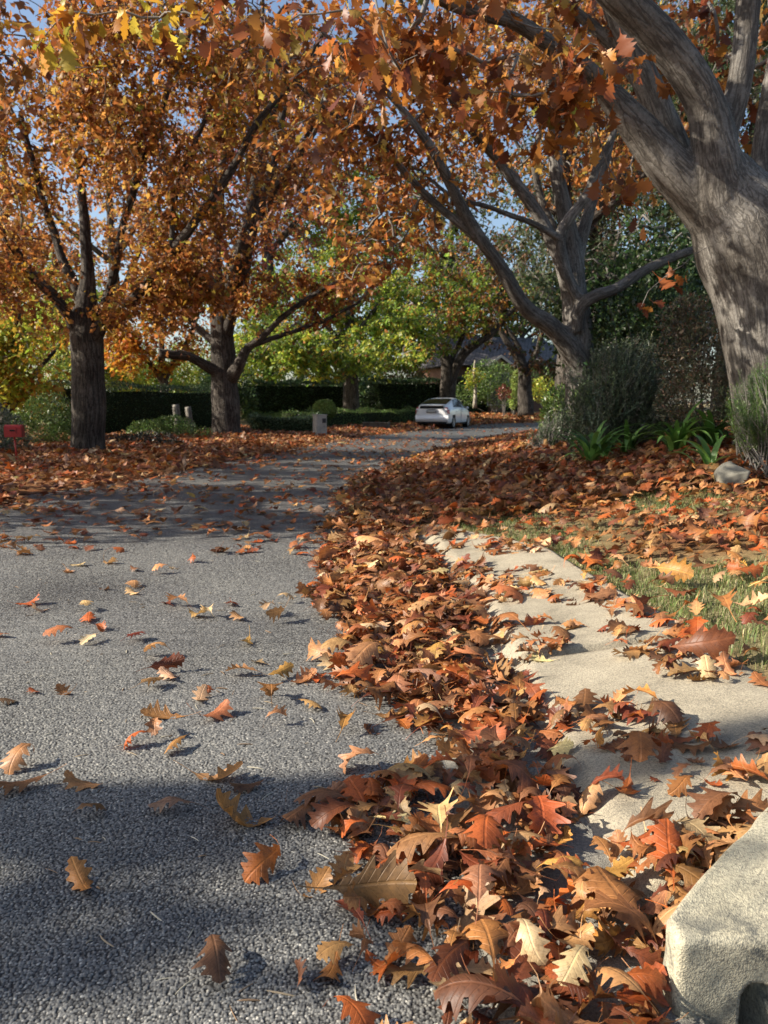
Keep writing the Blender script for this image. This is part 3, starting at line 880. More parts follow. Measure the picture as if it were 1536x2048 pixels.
# ------------------------------------------------------------------ the second oak on the bank
D = 12.5
g = at(1160, 850, D); gz0 = float(surf(g[0], g[1]))
o2 = Tree('oak_tree', 'half bare grey oak branching low behind the grey green shrub on the bank', (g[0], g[1], gz0 - .2), 'street oaks', 22)
o2.limb(limb_px([(1166, 950, D, 37.8), (1162, 840, D, 32.7), (1160, 770, D, 29.2), (1158, 700, D, 28.4), (1155, 640, D, 28.4), (1148, 570, D, 23.2), (1145, 520, D, 20.6), (1131, 431, D, 15.5), (1112, 335, D, 12.9), (1111, 240, D, 10.3), (1104, 170, D, 8.6), (1100, 60, D, 6.9), (1095, -80, D, 4.3)]))
o2.limb(limb_px([(1156, 720, D - .05, 25.8), (1132, 684, D - .15, 21.5), (1099, 650, D - .3, 18.1), (1052, 617, D - .5, 15.5), (1016, 560, D - .7, 13.8), (990, 517, D - .8, 12.9), (968, 488, D - .9, 12.0), (929, 425, D - 1.1, 11.2), (896, 359, D - 1.3, 10.3), (862, 295, D - 1.5, 8.6), (810, 225, D - 1.6, 6.9), (740, 150, D - 1.8, 5.6), (640, 60, D - 2, 4.3)]))
o2.limb(limb_px([(968, 490, D - .9, 9.5), (929, 455, D - 1, 8.6), (862, 400, D - 1.1, 7.7), (800, 335, D - 1.2, 6.5), (740, 270, D - 1.3, 5.2), (640, 210, D - 1.4, 4.3), (520, 90, D - 1.6, 3.4)]))
o2.limb(limb_px([(1150, 625, D, 18.9), (1132, 560, D - .05, 14.6), (1112, 500, D - .1, 13.8), (1085, 445, D - .1, 12.9), (1068, 417, D - .1, 12.0), (1001, 326, D - .2, 10.3), (944, 259, D - .4, 9.5), (896, 182, D - .5, 8.6), (862, 120, D - .6, 6.9), (815, 30, D - .8, 5.2), (770, -60, D - 1, 3.4)]))
o2.limb(limb_px([(1158, 600, D - .3, 12.0), (1132, 548, D - .38, 12.0), (1119, 490, D - .4, 12.0), (1128, 454, D - .42, 11.2), (1150, 422, D - .45, 10.3), (1178, 383, D - .5, 9.5), (1193, 335, D - .5, 7.7), (1222, 280, D - .5, 6.0), (1250, 200, D - .5, 4.3)]))
o2.limb(limb_px([(1122, 480, D - .42, 7.7), (1103, 467, D - .5, 6.9), (1060, 444, D - .6, 6.0), (1027, 433, D - .7, 5.6), (980, 415, D - .8, 5.2), (905, 393, D - .9, 4.3), (840, 340, D - 1, 3.4)]))
o2.limb(limb_px([(1150, 545, D + .1, 15.5), (1162, 480, D + .15, 12.9), (1185, 400, D + .2, 10.3), (1210, 330, D + .2, 7.7), (1230, 240, D + .2, 5.2), (1240, 140, D + .2, 3.4)]))
o2.limb(limb_px([(1140, 520, D + .2, 9.5), (1100, 440, D + .3, 7.7), (1078, 383, D + .3, 6.9), (1068, 311, D + .3, 6.0), (1085, 240, D + .3, 4.3), (1075, 140, D + .3, 3.4)]))
o2.limb(limb_px([(1150, 660, D - .2, 15.5), (1160, 615, D - .35, 12.9), (1190, 592, D - .4, 12.0), (1233, 577, D - .35, 11.2), (1288, 541, D - .25, 9.5), (1342, 516, D - .15, 8.6), (1382, 501, D - .1, 7.7), (1440, 480, D, 6.0), (1500, 440, D, 4.3)]))
o2.trunk_mesh(M_BARK, .03, .010)
ob = [E(760, 300, 11.5, 200, 180, 1.5), E(600, 120, 10.5, 180, 140, 1.2), E(900, 120, 11.5, 200, 130, 1.4), E(820, 470, 11.5, 120, 80, .9), E(1080, 60, 12.5, 260, 120, 1.4), E(1200, 300, 12.6, 140, 120, .6), E(700, 480, 12, 110, 80, .9), E(880, 300, 12, 150, 120, 1), E(980, 110, 12, 150, 120, 1), E(700, 200, 11, 150, 130, 1.2)]
tg = blob_points(ob, 480, o2.r, .3, 1.2)
o2.twigs(tg, .25, .08); o2.twig_mesh(.0055)
o2.crown(9, .135, RUST, 'lo', .22, .6, 3, M_LEAF, NEAR, .3)

# ------------------------------------------------------------------ the oaks over the far verge
def street_oak(label, base_px, d, limbs, blobs, n, per, size, pal, seed, pal2=None, p2=0, kind='lo', extra=None, name='oak_tree', group='street oaks', bark=None, r0=.006, rough=.02, sag=.08, spread=.3, loc=None):
    if loc is None:
        g = at(base_px[0], base_px[1], d)
        loc = (g[0], g[1], float(surf(g[0], g[1])) - .1)
    t_ = Tree(name, label, loc, group, seed)
    for l in limbs: t_.limb(limb_px(l, .2) if not isinstance(l, np.ndarray) else l)
    t_.trunk_mesh(bark or M_BARK2, None, rough, 14)
    tg_ = blob_points(blobs, n, t_.r, .25, 1.0)
    if extra is not None: tg_ = np.vstack([tg_, extra])
    t_.twigs(tg_, .35, sag); t_.twig_mesh(r0)
    t_.crown(per, size, pal, kind, spread, .6, 3, M_LEAF, pal2, p2)
    return t_


D = 16.0
street_oak('dark trunked oak beside the red letterbox under a dense rusty crown', (178, 912), D,
           [[(182, 950, D, 44.0), (179, 900, D, 36.0), (178, 800, D, 31.0), (176, 720, D, 31.0), (173, 660, D, 31.0), (174, 610, D, 22.0), (176, 540, D, 12.8), (170, 450, D, 9.6), (158, 330, D, 7.2), (150, 200, D, 5.6), (140, 60, D, 4.0)],
            [(165, 690, D, 22.0), (142, 635, D - .2, 11.2), (100, 585, D - .4, 10.4), (60, 540, D - .6, 9.6), (20, 480, D - .8, 8.0), (-60, 380, D - 1, 5.6)],
            [(184, 690, D, 20.0), (205, 648, D - .2, 11.2), (265, 600, D - .4, 10.4), (320, 530, D - .6, 10.4), (360, 480, D - .7, 10.4), (410, 420, D - .8, 8.8), (470, 330, D - 1, 7.2), (520, 240, D - 1.2, 6.4), (590, 150, D - 1.3, 4.8), (650, 60, D - 1.4, 3.2)],
            [(195, 650, D + .2, 11.2), (225, 560, D + .4, 8.8), (245, 450, D + .6, 7.2), (285, 330, D + .8, 6.4), (330, 200, D + 1, 4.8), (380, 60, D + 1, 3.2)],
            [(172, 620, D + .2, 11.2), (120, 500, D + .6, 8.0), (80, 380, D + .8, 6.4), (40, 230, D + 1, 4.8)],
            [(340, 505, D - .6, 6.4), (350, 400, D - .3, 5.6), (390, 290, D, 4.8), (450, 150, D + .2, 3.2)]],
           [E(120, 420, D, 260, 230, 3.0), E(300, 250, D, 260, 240, 2.6), E(60, 180, D, 260, 200, 2.8), E(330, 560, D - .3, 170, 90, 1.3), E(40, 620, D - .5, 110, 70, 1.2), E(470, 420, D - .8, 140, 120, 1.3), E(480, 120, D - 1, 140, 140, 1.2), E(200, 60, D, 330, 160, 2.6), E(250, 600, D - 1.4, 90, 60, .6)],
           800, 24, .135, RUST, 31, GOLD, .17, extra=blob_points([E(60, 540, D - .6, 110, 80, .9), E(250, 590, D - .9, 90, 55, .7), E(340, 560, D - .6, 100, 70, .9), E(120, 600, D - .8, 70, 40, .5)], 130, np.random.default_rng(8)))
D = 25.0
street_oak('oak with a sawn off side limb between the dark mound and the low hedge', (455, 880), D,
           [[(458, 905, D, 44), (455, 876, D, 32), (450, 780, D, 26), (446, 700, D, 25), (442, 650, D, 22), (435, 600, D, 15), (430, 500, D, 11), (440, 380, D, 8), (450, 250, D, 6), (455, 100, D, 4)],
            [(448, 760, D, 16), (425, 737, D - .3, 11), (380, 715, D - .8, 9.5), (345, 708, D - 1.1, 9), (318, 704, D - 1.3, 8.5)],
            [(452, 765, D, 18), (475, 735, D - .4, 13), (490, 705, D - .6, 10), (512, 685, D - .7, 8), (560, 640, D - .9, 6), (620, 592, D - 1, 4.5), (690, 560, D - 1.2, 3)],
            [(512, 690, D - .7, 6), (560, 672, D - .6, 5), (640, 645, D - .4, 4), (720, 600, D - .2, 3)],
            [(448, 680, D, 17), (462, 640, D - .3, 11), (485, 580, D - .5, 10), (515, 440, D - .8, 8), (600, 300, D - 1, 6), (660, 180, D - 1.2, 4), (700, 60, D - 1.2, 3)],
            [(443, 690, D, 16), (415, 672, D + .3, 8), (380, 640, D + .5, 7), (330, 560, D + .8, 6), (270, 440, D + 1, 4)],
            [(445, 640, D, 12), (475, 520, D - 1.5, 11), (505, 400, D - 2, 10), (520, 280, D - 2.2, 9), (560, 190, D - 2.3, 8), (600, 60, D - 2.4, 5)],
            [(462, 640, D - .3, 10), (500, 480, D - 1.6, 9), (540, 340, D - 2.2, 8), (575, 200, D - 2.4, 7), (640, 90, D - 2.5, 5)],
            [(436, 600, D, 8), (480, 480, D + .8, 7), (560, 380, D + 1, 6), (640, 240, D + 1, 4)]],
           [E(480, 450, D, 220, 200, 3.2), E(600, 280, D, 220, 200, 3), E(420, 200, D, 220, 180, 3), E(620, 520, D - .8, 130, 80, 1.6), E(360, 640, D - .5, 90, 60, 1.4), E(760, 420, D, 130, 140, 2), E(700, 300, D, 180, 180, 2.4), E(620, 120, D, 200, 130, 2.4)],
           820, 20, .165, RUST, 32, NEAR, .3, extra=blob_points([E(560, 600, D - 1, 130, 60, 1.5), E(680, 560, D - 1, 100, 60, 1.5), E(400, 610, D - .6, 80, 50, 1.2)], 120, np.random.default_rng(9)))
D = 43.0
street_oak('spreading yellow green tree behind the round clipped bush and pale letterbox pillar', (703, 852), D,
           [[(703, 862, D, 20), (703, 835, D, 17), (702, 770, D, 15), (700, 700, D, 12), (700, 620, D, 8), (705, 540, D, 5), (710, 470, D, 3)],
            [(702, 745, D, 9), (660, 720, D - 1, 5), (600, 700, D - 2, 4), (540, 690, D - 2.5, 3)],
            [(702, 740, D, 9), (750, 700, D - .5, 5), (820, 660, D - 1, 4), (880, 640, D - 1, 3)],
            [(701, 720, D, 8), (660, 660, D, 5), (610, 610, D, 4), (560, 570, D, 3)], [(701, 690, D, 8), (750, 620, D, 5), (800, 560, D, 4)]],
           [E(700, 640, D, 190, 90, 5), E(600, 690, D - 1, 130, 55, 4), E(800, 660, D - 1, 100, 70, 4), E(700, 560, D, 150, 70, 4), E(740, 710, D - 2, 130, 40, 3), E(540, 720, D - 1, 70, 36, 3), E(700, 700, D - 6, 170, 40, 2.2)],
           1000, 17, .24, GREEN, 33, LIME, .35, extra=blob_points([((-3.2, 36.6, 3.5), (2.8, 1.7, 1.2))], 150, np.random.default_rng(3)), name='maple_tree', group=None, r0=.008)  # extra low foliage towards the car, added to shade its rear
D = 47.0
street_oak('gnarled pale barked tree with crossing limbs behind the white car', (895, 800), D,
           [[(893, 830, D, 22), (894, 800, D, 17), (897, 750, D, 15), (890, 715, D, 10), (880, 680, D, 6), (868, 640, D, 4)],
            [(898, 765, D, 12), (915, 730, D - .2, 9), (935, 700, D - .3, 8), (985, 665, D - .4, 6), (1040, 600, D - .4, 4)],
            [(897, 750, D, 9), (905, 715, D + .3, 6), (925, 670, D + .4, 5), (930, 600, D + .5, 3)]],
           [E(880, 560, D, 110, 110, 4), E(970, 600, D, 110, 70, 3), E(900, 650, D - 1, 80, 40, 3), E(880, 700, D - 2, 50, 26, 2)], 400, 15, .25, GREEN, 34, RUST, .4, name='garden_tree', group=None, r0=.008)
D = 50.0
street_oak('leaning dark tree past the pale house roof on the bend', (1050, 808), D,
           [[(1052, 830, D, 17), (1050, 780, D, 14), (1048, 740, D, 12), (1035, 715, D, 8), (1012, 680, D, 6), (990, 640, D, 4)],
            [(1048, 750, D, 9), (1040, 700, D, 6), (1015, 660, D, 4), (980, 600, D, 3)], [(1050, 750, D, 9), (1075, 700, D, 6), (1090, 640, D, 4)]],
           [E(1060, 560, D, 130, 110, 4), E(960, 540, D + 2, 110, 90, 4), E(1090, 735, D - 1, 50, 22, 2), E(1045, 705, D - 2, 60, 34, 2), E(1000, 690, D - 1, 60, 30, 2)], 460, 15, .25, [((.12, .06, .03), 3), ((.08, .1, .03), 4), ((.2, .09, .03), 2)], 35, name='garden_tree', group=None, r0=.008)
D = 21.0
street_oak('low yellow and lime leaved tree behind the red letterbox', (20, 880), D,
           [[(10, 900, D, 14), (12, 840, D, 11), (20, 780, D, 9), (30, 700, D, 7), (40, 620, D, 4)], [(14, 830, D, 7), (60, 760, D, 5), (110, 700, D, 3)], [(14, 830, D, 7), (-30, 740, D, 5), (-60, 660, D, 3)]],
           [E(40, 720, D, 110, 80, 1.6), E(110, 680, D + 1, 80, 90, 1.3), E(-30, 680, D, 90, 110, 1.6), E(60, 790, D - .4, 60, 30, .8)], 330, 17, .16, LIME, 36, GOLD, .35, name='young_tree', group=None)
D = 33.0
street_oak('golden orange leaved tree standing behind the long dark hedge', (330, 860), D,
           [[(330, 870, D, 12), (330, 800, D, 9), (325, 720, D, 7), (320, 640, D, 5), (320, 540, D, 3)], [(330, 770, D, 6), (280, 700, D, 4), (240, 640, D, 3)], [(328, 760, D, 6), (370, 690, D, 4), (400, 620, D, 3)]],
           [E(310, 660, D, 110, 80, 2.4), E(250, 690, D, 60, 50, 1.6), E(390, 650, D, 70, 70, 1.6), E(320, 560, D, 110, 80, 2), E(270, 720, D - 1, 60, 30, 1)], 420, 16, .2, GOLD, 37, [((.5, .2, .03), 1), ((.4, .12, .025), 1)], .4, name='young_tree', group=None)

# trees that close the view beyond the gardens
def far_tree(label, px, py, d, w, h, pal, n, per, size, seed, top, name='garden_tree', pal2=None, p2=0, squat=.5):
    g = at(px, 830, d)
    base_z = float(surf(g[0], g[1])) - .2
    tp = at(px, top, d)[2]; bt = at(px, top + h, d)[2]
    cx, cy = g[0], g[1]; ww = w * d / F / 2
    bot = max(bt, base_z + 1.0)
    r = np.random.default_rng(seed)
    tr = .012 * (tp - base_z) + .1
    l0 = crom(np.array([(cx, cy, base_z, tr * 1.3), (cx + .1, cy, base_z + .3 * (tp - base_z), tr), (cx - .1, cy + .1, base_z + .6 * (tp - base_z), tr * .6), (cx + .1, cy, tp - .3, tr * .2)]), .5)
    ls = [l0]
    for k in range(5):
        a = r.uniform(0, 6.28); f0 = r.uniform(.3, .55); q = l0[int(f0 * len(l0))]
        e = np.array([cx + math.cos(a) * ww * .7, cy + math.sin(a) * ww * .7, bot + (tp - bot) * r.uniform(.3, .8)])
        m_ = (q[:3] + e) / 2 + np.array([0, 0, -.3])
        ls.append(crom(np.array([(*q[:3], tr * .55), (*m_, tr * .4), (*e, tr * .15)]), .5))
    bl = []
    for k in range(6):
        a = r.uniform(0, 6.28); q = r.uniform(0, .62) ** .7
        bl.append(((cx + math.cos(a) * ww * q, cy + math.sin(a) * ww * q, bot + (tp - bot) * r.uniform(.25, .8)), (ww * r.uniform(.45, .65), ww * r.uniform(.45, .65), (tp - bot) * r.uniform(.22, .34))))
    bl.append(((cx, cy, (tp + bot) / 2), (ww * .75, ww * .75, (tp - bot) * .5)))
    return street_oak(label, None, d, ls, bl, n, per, size, pal, seed, pal2, p2, 'lo', None, name, None, None, .01, .02, .05, .5, (cx, cy, base_z))


far_tree('tall dull pink leaved tree rising behind the street oaks', 540, 0, 62, 420, 700, PINK, 650, 15, .34, 51, -60)
far_tree('dense red brown tree rising behind the golden garden tree', 240, 0, 58, 420, 640, RUST, 480, 14, .34, 52, 120)
far_tree('broad mid green tree rising behind the spreading maple', 680, 0, 70, 420, 480, GREEN, 600, 15, .42, 53, 300)
far_tree('olive green tree rising behind the tiled house roof', 900, 0, 72, 380, 560, [((.09, .1, .03), 3), ((.16, .09, .03), 2), ((.06, .08, .025), 3)], 560, 15, .42, 54, 250)
far_tree('tall grey green gum tree rising behind the half bare oak', 1180, 0, 30, 520, 720, EUC, 1500, 24, .16, 55, -60, 'gum_tree')
far_tree('tall olive gum tree rising behind the huge leaning oak', 1440, 0, 27, 440, 660, EUC, 1150, 22, .16, 56, -80, 'gum_tree')
far_tree('green gum tree standing between the bare oak and the bend', 1215, 0, 40, 420, 480, [((.06, .09, .03), 3), ((.1, .14, .04), 3), ((.16, .1, .04), 1)], 620, 16, .2, 57, 300, 'gum_tree')
far_tree('tall rusty tree rising behind the yellow and lime tree', 40, 0, 44, 420, 700, RUST, 520, 14, .28, 58, 150, pal2=GOLD, p2=.4)
far_tree('rusty crowned oak standing directly behind the half bare oak', 1125, 0, 20, 560, 560, RUST, 560, 16, .14, 64, -90, 'oak_tree')
far_tree('deep green tree closing the view past the bend', 1040, 0, 74, 360, 420, DKGREEN + [((.16, .2, .04), 1)], 420, 15, .4, 59, 470)
far_tree('bushy dark evergreen tree behind the brown shrub on the bank', 1300, 0, 15.5, 330, 420, DKGREEN, 900, 20, .11, 60, 420, 'evergreen_tree')
far_tree('dark evergreen tree with rusty new growth behind the low branching oak', 1215, 0, 18.5, 200, 330, [((.05, .035, .022), 4), ((.03, .045, .02), 4), ((.09, .05, .03), 1)], 420, 18, .11, 61, 440, 'evergreen_tree')
far_tree('smooth green tree behind the long hedge and dark mound', 120, 0, 36, 300, 360, GREEN, 380, 15, .22, 62, 480, pal2=LIME, p2=.5)
far_tree('pale green tree behind the dark camellia hedge', 540, 0, 56, 260, 330, GREEN, 380, 15, .32, 63, 500, pal2=LIME, p2=.5)

# out of the picture, on the sunny side: they throw the shade on the road, verge and trunks
def shade_tree(label, x, y, h, r0, blobs, n, per, size, seed, lean=(0, 0), inside=None):
    zb = float(surf(x, y)) - .1
    t_ = Tree('oak_tree', label, (x, y, zb), 'street oaks', seed)
    l0 = crom(np.array([(x, y, zb, r0 * 1.5), (x, y, zb + .5, r0), (x + lean[0] * .4, y + lean[1] * .4, zb + h * .45, r0 * .9), (x + lean[0], y + lean[1], zb + h, r0 * .4)]), .2)
    t_.limb(l0)
    for c, rd in blobs:
        q = l0[int(len(l0) * t_.r.uniform(.35, .7))]
        m_ = (q[:3] + np.array(c)) / 2 + np.array([0, 0, .2])
        t_.limb(crom(np.array([(*q[:3], r0 * .5), (*m_, r0 * .4), (*c, r0 * .2)]), .25))
    t_.trunk_mesh(M_BARK2, None, .015, 14)
    t_.twigs(blob_points(blobs, n, t_.r, .25, 1.0, inside), .35, .08); t_.twig_mesh(.005)
    t_.crown(per, size, RUST, 'lo', .3, .6, 3, M_LEAF, GOLD, .12)
    return t_


def o_in(q): return q[1] > 4.75 + .22 * max(0, q[2] - 3.2) and q[2] > 2.5


shade_tree('rusty oak overhanging the near verge across the road', -7.6, 8.2, 7.5, .33,
           [((-7, 8.3, 5.2), (3.6, 3.6, 2.7)), ((-5.6, 7.4, 5.0), (2.0, 2.8, 2.0)), ((-9.5, 8.5, 6), (3, 3.2, 2.5)), ((-6, 6.4, 4.2), (2.6, 1.9, 1.4)), ((-9, 6.6, 4.6), (2.6, 2.0, 1.8)), ((-6.5, 8, 8.4), (3.2, 2.8, 2.2)), ((-5.0, 8.0, 8.2), (2.2, 2.4, 1.6))],
           800, 20, .16, 71, inside=o_in)
shade_tree('unseen rusty oak added to shade the dark trunked oak and its verge', -14.5, 15.2, 7.5, .3, [((-13.5, 15.4, 5), (3, 3.4, 2.6)), ((-12.5, 14, 4.2), (2, 2, 1.6)), ((-15, 15.2, 6), (3, 2.6, 2.4)), ((-12.5, 12, 5.2), (3, 2.6, 2))], 520, 20, .17, 74)  # added out of view to shade the letterbox oak's trunk and the verge
shade_tree('unseen rusty oak added to shade the trunk with the sawn limb', -13, 25.6, 8, .3, [((-12.5, 25.8, 5), (3, 3.4, 2.6)), ((-11.2, 25.2, 4), (2, 1.8, 1.6)), ((-13, 27, 6), (3, 3, 2.4))], 420, 20, .17, 75)  # added out of view to shade the trunk of the second verge oak
shade_tree('slim oak with a high crown beyond the verge', -10.2, .80, 9.5, .19, [((-9.6, 1.0, 9.2), (1.7, 1.2, 1.4)), ((-9.2, .52, 5.3), (1.2, .16, .9))], 110, 12, .15, 72)  # the low thin leaf clump is added to dapple the near asphalt
shade_tree('slim forked oak with a high crown beyond the verge', -8.2, .07, 9.8, .12, [((-8.0, -.5, 9.6), (1.6, 1.2, 1.4))], 80, 12, .15, 73)
# ------------------------------------------------------------------ bushes, hedges and bed plants
def bush(name, label, base, blobs, n, size, pal, seed, cat='shrub', kind='oval', mat=None, group=None, stems=7, aspect=1.0, shell=.55, up=.3, lump=.12):
    r = np.random.default_rng(seed)
    base = np.array(base, float); base[2] = float(surf(base[0], base[1])) - .03
    t_ = thing(name, label, cat, base, 0, group)
    vol = np.array([np.prod(b[1]) ** .67 for b in blobs]); k = r.choice(len(blobs), n, p=vol / vol.sum())
    C = np.array([b[0] for b in blobs])[k]; Rd = np.array([b[1] for b in blobs])[k]
    d = r.normal(0, 1, (n, 3)); d /= np.linalg.norm(d, axis=1)[:, None]
    rad = r.random(n) ** (1 / (3 + 6 * shell))
    p = C + Rd * d * rad[:, None]
    p += (Rd * d) * (lump * wob(p[:, 0], p[:, 1], p[:, 2], 5 / max(.4, np.mean(Rd))))[:, None]
    gz_ = surf(p[:, 0], p[:, 1]); keep = p[:, 2] > gz_ + .02; p, d = p[keep], d[keep]; n = len(p)
    sz = size * np.exp(r.normal(0, .25, n))
    yaw = np.arctan2(d[:, 1], d[:, 0]) + r.normal(0, .9, n); pitch = np.arcsin(np.clip(d[:, 2], -1, 1)) * .5 + up + r.normal(0, .5, n)
    loc = leaves_local(kind, n, sz, r.normal(0, .8, n), r.normal(-.3, .5, n), np.zeros(n), r.normal(0, .3, n), r)
    loc[..., 1] *= aspect
    pts = np.einsum('nij,nvj->nvi', rotmat(yaw, pitch, r.normal(0, .8, n)), loc) + (p - base)[:, None]
    cl = pick(pal, n, r) * np.exp(.22 * wob(p[:, 0] * 2, p[:, 1] * 2, p[:, 2] * 2, 2.0))[:, None]
    v, f, a = pack(kind, pts, np.clip(cl, 0, .8))
    link('foliage', mesh_np('foliage', v, f, mat or M_GREEN, a, smooth=False), t_)
    parts = []
    for s_ in range(stems):
        b = blobs[s_ % len(blobs)]; e = np.array(b[0]) + np.array(b[1]) * r.uniform(-.7, .7, 3) - base
        st_ = np.array([r.normal(0, .08), r.normal(0, .08), -.05]); m_ = (st_ + e) / 2 + r.normal(0, .08, 3)
        rr = .012 + .006 * np.linalg.norm(e)
        parts.append(tube(crom(np.array([(*st_, rr), (*m_, rr * .7), (*e, rr * .2)]), .1)[:, :3], crom(np.array([(*st_, rr), (*m_, rr * .7), (*e, rr * .2)]), .1)[:, 3], 6, cap=False))
    if parts:
        v, f, a = join(parts); link('stem', mesh_np('stem', v, f, M_TWIG, a), t_)
    return t_


def spray_bush(name, label, base, dirs, n, nl, leaf, pal, seed, length, cat='shrub', width=.3, mat=None, group=None, spread=.8):
    """upright shoots set all round with narrow leaves; dirs: blobs where the shoots end"""
    r = np.random.default_rng(seed)
    base = np.array(base, float); base[2] = float(surf(base[0], base[1])) - .03
    t_ = thing(name, label, cat, base, 0, group)
    tip = blob_points(dirs, n, r, .2, 2.0)
    fo = tip - base; fo = fo / (np.linalg.norm(fo, axis=1)[:, None] + .01)
    ax = fo * spread + np.array([0, 0, .75]) + r.normal(0, .3, (n, 3)); ax /= np.linalg.norm(ax, axis=1)[:, None]
    L = length * r.uniform(.6, 1.3, n)
    tt = np.tile(np.linspace(.05, 1, nl), n)
    A = np.repeat(ax, nl, 0); Q = np.repeat(tip, nl, 0) - A * (np.repeat(L, nl) * (1 - tt))[:, None]
    m = len(Q); d = A * .8 + r.normal(0, .55, (m, 3)); d /= np.linalg.norm(d, axis=1)[:, None]
    yaw = np.arctan2(d[:, 1], d[:, 0]); pitch = np.arcsin(np.clip(d[:, 2], -1, 1))
    sz = leaf * np.exp(r.normal(0, .2, m)) * (1.1 - .4 * tt)
    P_ = TPL['quad'][0]; loc = np.zeros((m, len(P_), 3)); loc[..., 0] = P_[None, :, 0] * sz[:, None]; loc[..., 1] = P_[None, :, 1] * sz[:, None] * width
    pts = np.einsum('nij,nvj->nvi', rotmat(yaw, pitch, r.uniform(0, 6.28, m)), loc) + (Q - base)[:, None]
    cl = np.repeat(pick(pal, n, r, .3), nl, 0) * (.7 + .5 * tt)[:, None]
    ok = Q[:, 2] > surf(Q[:, 0], Q[:, 1])
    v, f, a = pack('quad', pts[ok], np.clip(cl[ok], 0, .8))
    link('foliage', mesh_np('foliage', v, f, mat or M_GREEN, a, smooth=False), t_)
    parts = []
    for i in range(0, n, max(1, n // 160)):
        e = tip[i] - base; s0 = np.array([r.normal(0, .1), r.normal(0, .1), 0]); mm_ = (s0 + e) * .5 + r.normal(0, .06, 3) - ax[i] * .1
        c = crom(np.array([(*s0, .009), (*mm_, .006), (*e, .0015)]), .12); parts.append(tube(c[:, :3], c[:, 3], 4, cap=False))
    v, f, a = join(parts); link('stem', mesh_np('stem', v, f, M_TWIG, a), t_)
    return t_


def gp(px, py, d):
    p = at(px, py, d); p[2] = float(surf(p[0], p[1])); return p


# shrubs on the bank
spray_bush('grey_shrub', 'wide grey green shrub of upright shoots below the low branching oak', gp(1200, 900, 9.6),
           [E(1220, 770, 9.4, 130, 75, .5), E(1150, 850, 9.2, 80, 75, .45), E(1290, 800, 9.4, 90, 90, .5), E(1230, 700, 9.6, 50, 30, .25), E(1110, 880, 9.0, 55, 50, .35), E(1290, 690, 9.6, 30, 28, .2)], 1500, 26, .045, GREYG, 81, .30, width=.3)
bush('brown_shrub', 'rounded brownish dark shrub beside the trunk of the huge leaning oak', gp(1400, 890, 8.6),
     [E(1400, 700, 8.6, 75, 85, .4), E(1405, 790, 8.6, 85, 80, .42), E(1370, 640, 8.6, 35, 40, .2)], 15000, .036, BRNG, 82, aspect=.9, lump=.2)
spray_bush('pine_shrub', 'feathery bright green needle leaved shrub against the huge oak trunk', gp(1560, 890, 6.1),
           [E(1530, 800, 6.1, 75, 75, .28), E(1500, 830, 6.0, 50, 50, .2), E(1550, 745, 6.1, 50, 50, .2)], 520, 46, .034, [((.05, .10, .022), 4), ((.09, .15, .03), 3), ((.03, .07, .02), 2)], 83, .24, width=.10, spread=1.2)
bush('evergreen_shrub', 'very dark low evergreen filling the gap behind the grey green shrub', gp(1290, 880, 12.3),
     [E(1290, 680, 12.3, 110, 120, .7), E(1240, 780, 12.2, 90, 80, .6), E(1350, 640, 12.5, 80, 90, .6)], 9000, .07, DKGREEN, 84)
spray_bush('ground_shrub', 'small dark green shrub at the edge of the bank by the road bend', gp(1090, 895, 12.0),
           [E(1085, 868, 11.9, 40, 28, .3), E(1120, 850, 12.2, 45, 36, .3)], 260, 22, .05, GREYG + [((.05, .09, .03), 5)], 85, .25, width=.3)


bush('evergreen_shrub', 'low dark green leafy shrub at the foot of the grey green shrub', gp(1320, 880, 10.2), [E(1320, 860, 10.2, 55, 40, .3), E(1262, 872, 10.0, 45, 30, .25)], 4200, .045, HEDGE, 86)
bush('evergreen_shrub', 'leafy green shrub filling the space between the bare oak trunk and the road bend', gp(1130, 870, 12.8), [E(1125, 820, 12.9, 40, 50, .5), E(1190, 820, 12.2, 50, 60, .5)], 5200, .06, HEDGE, 87)


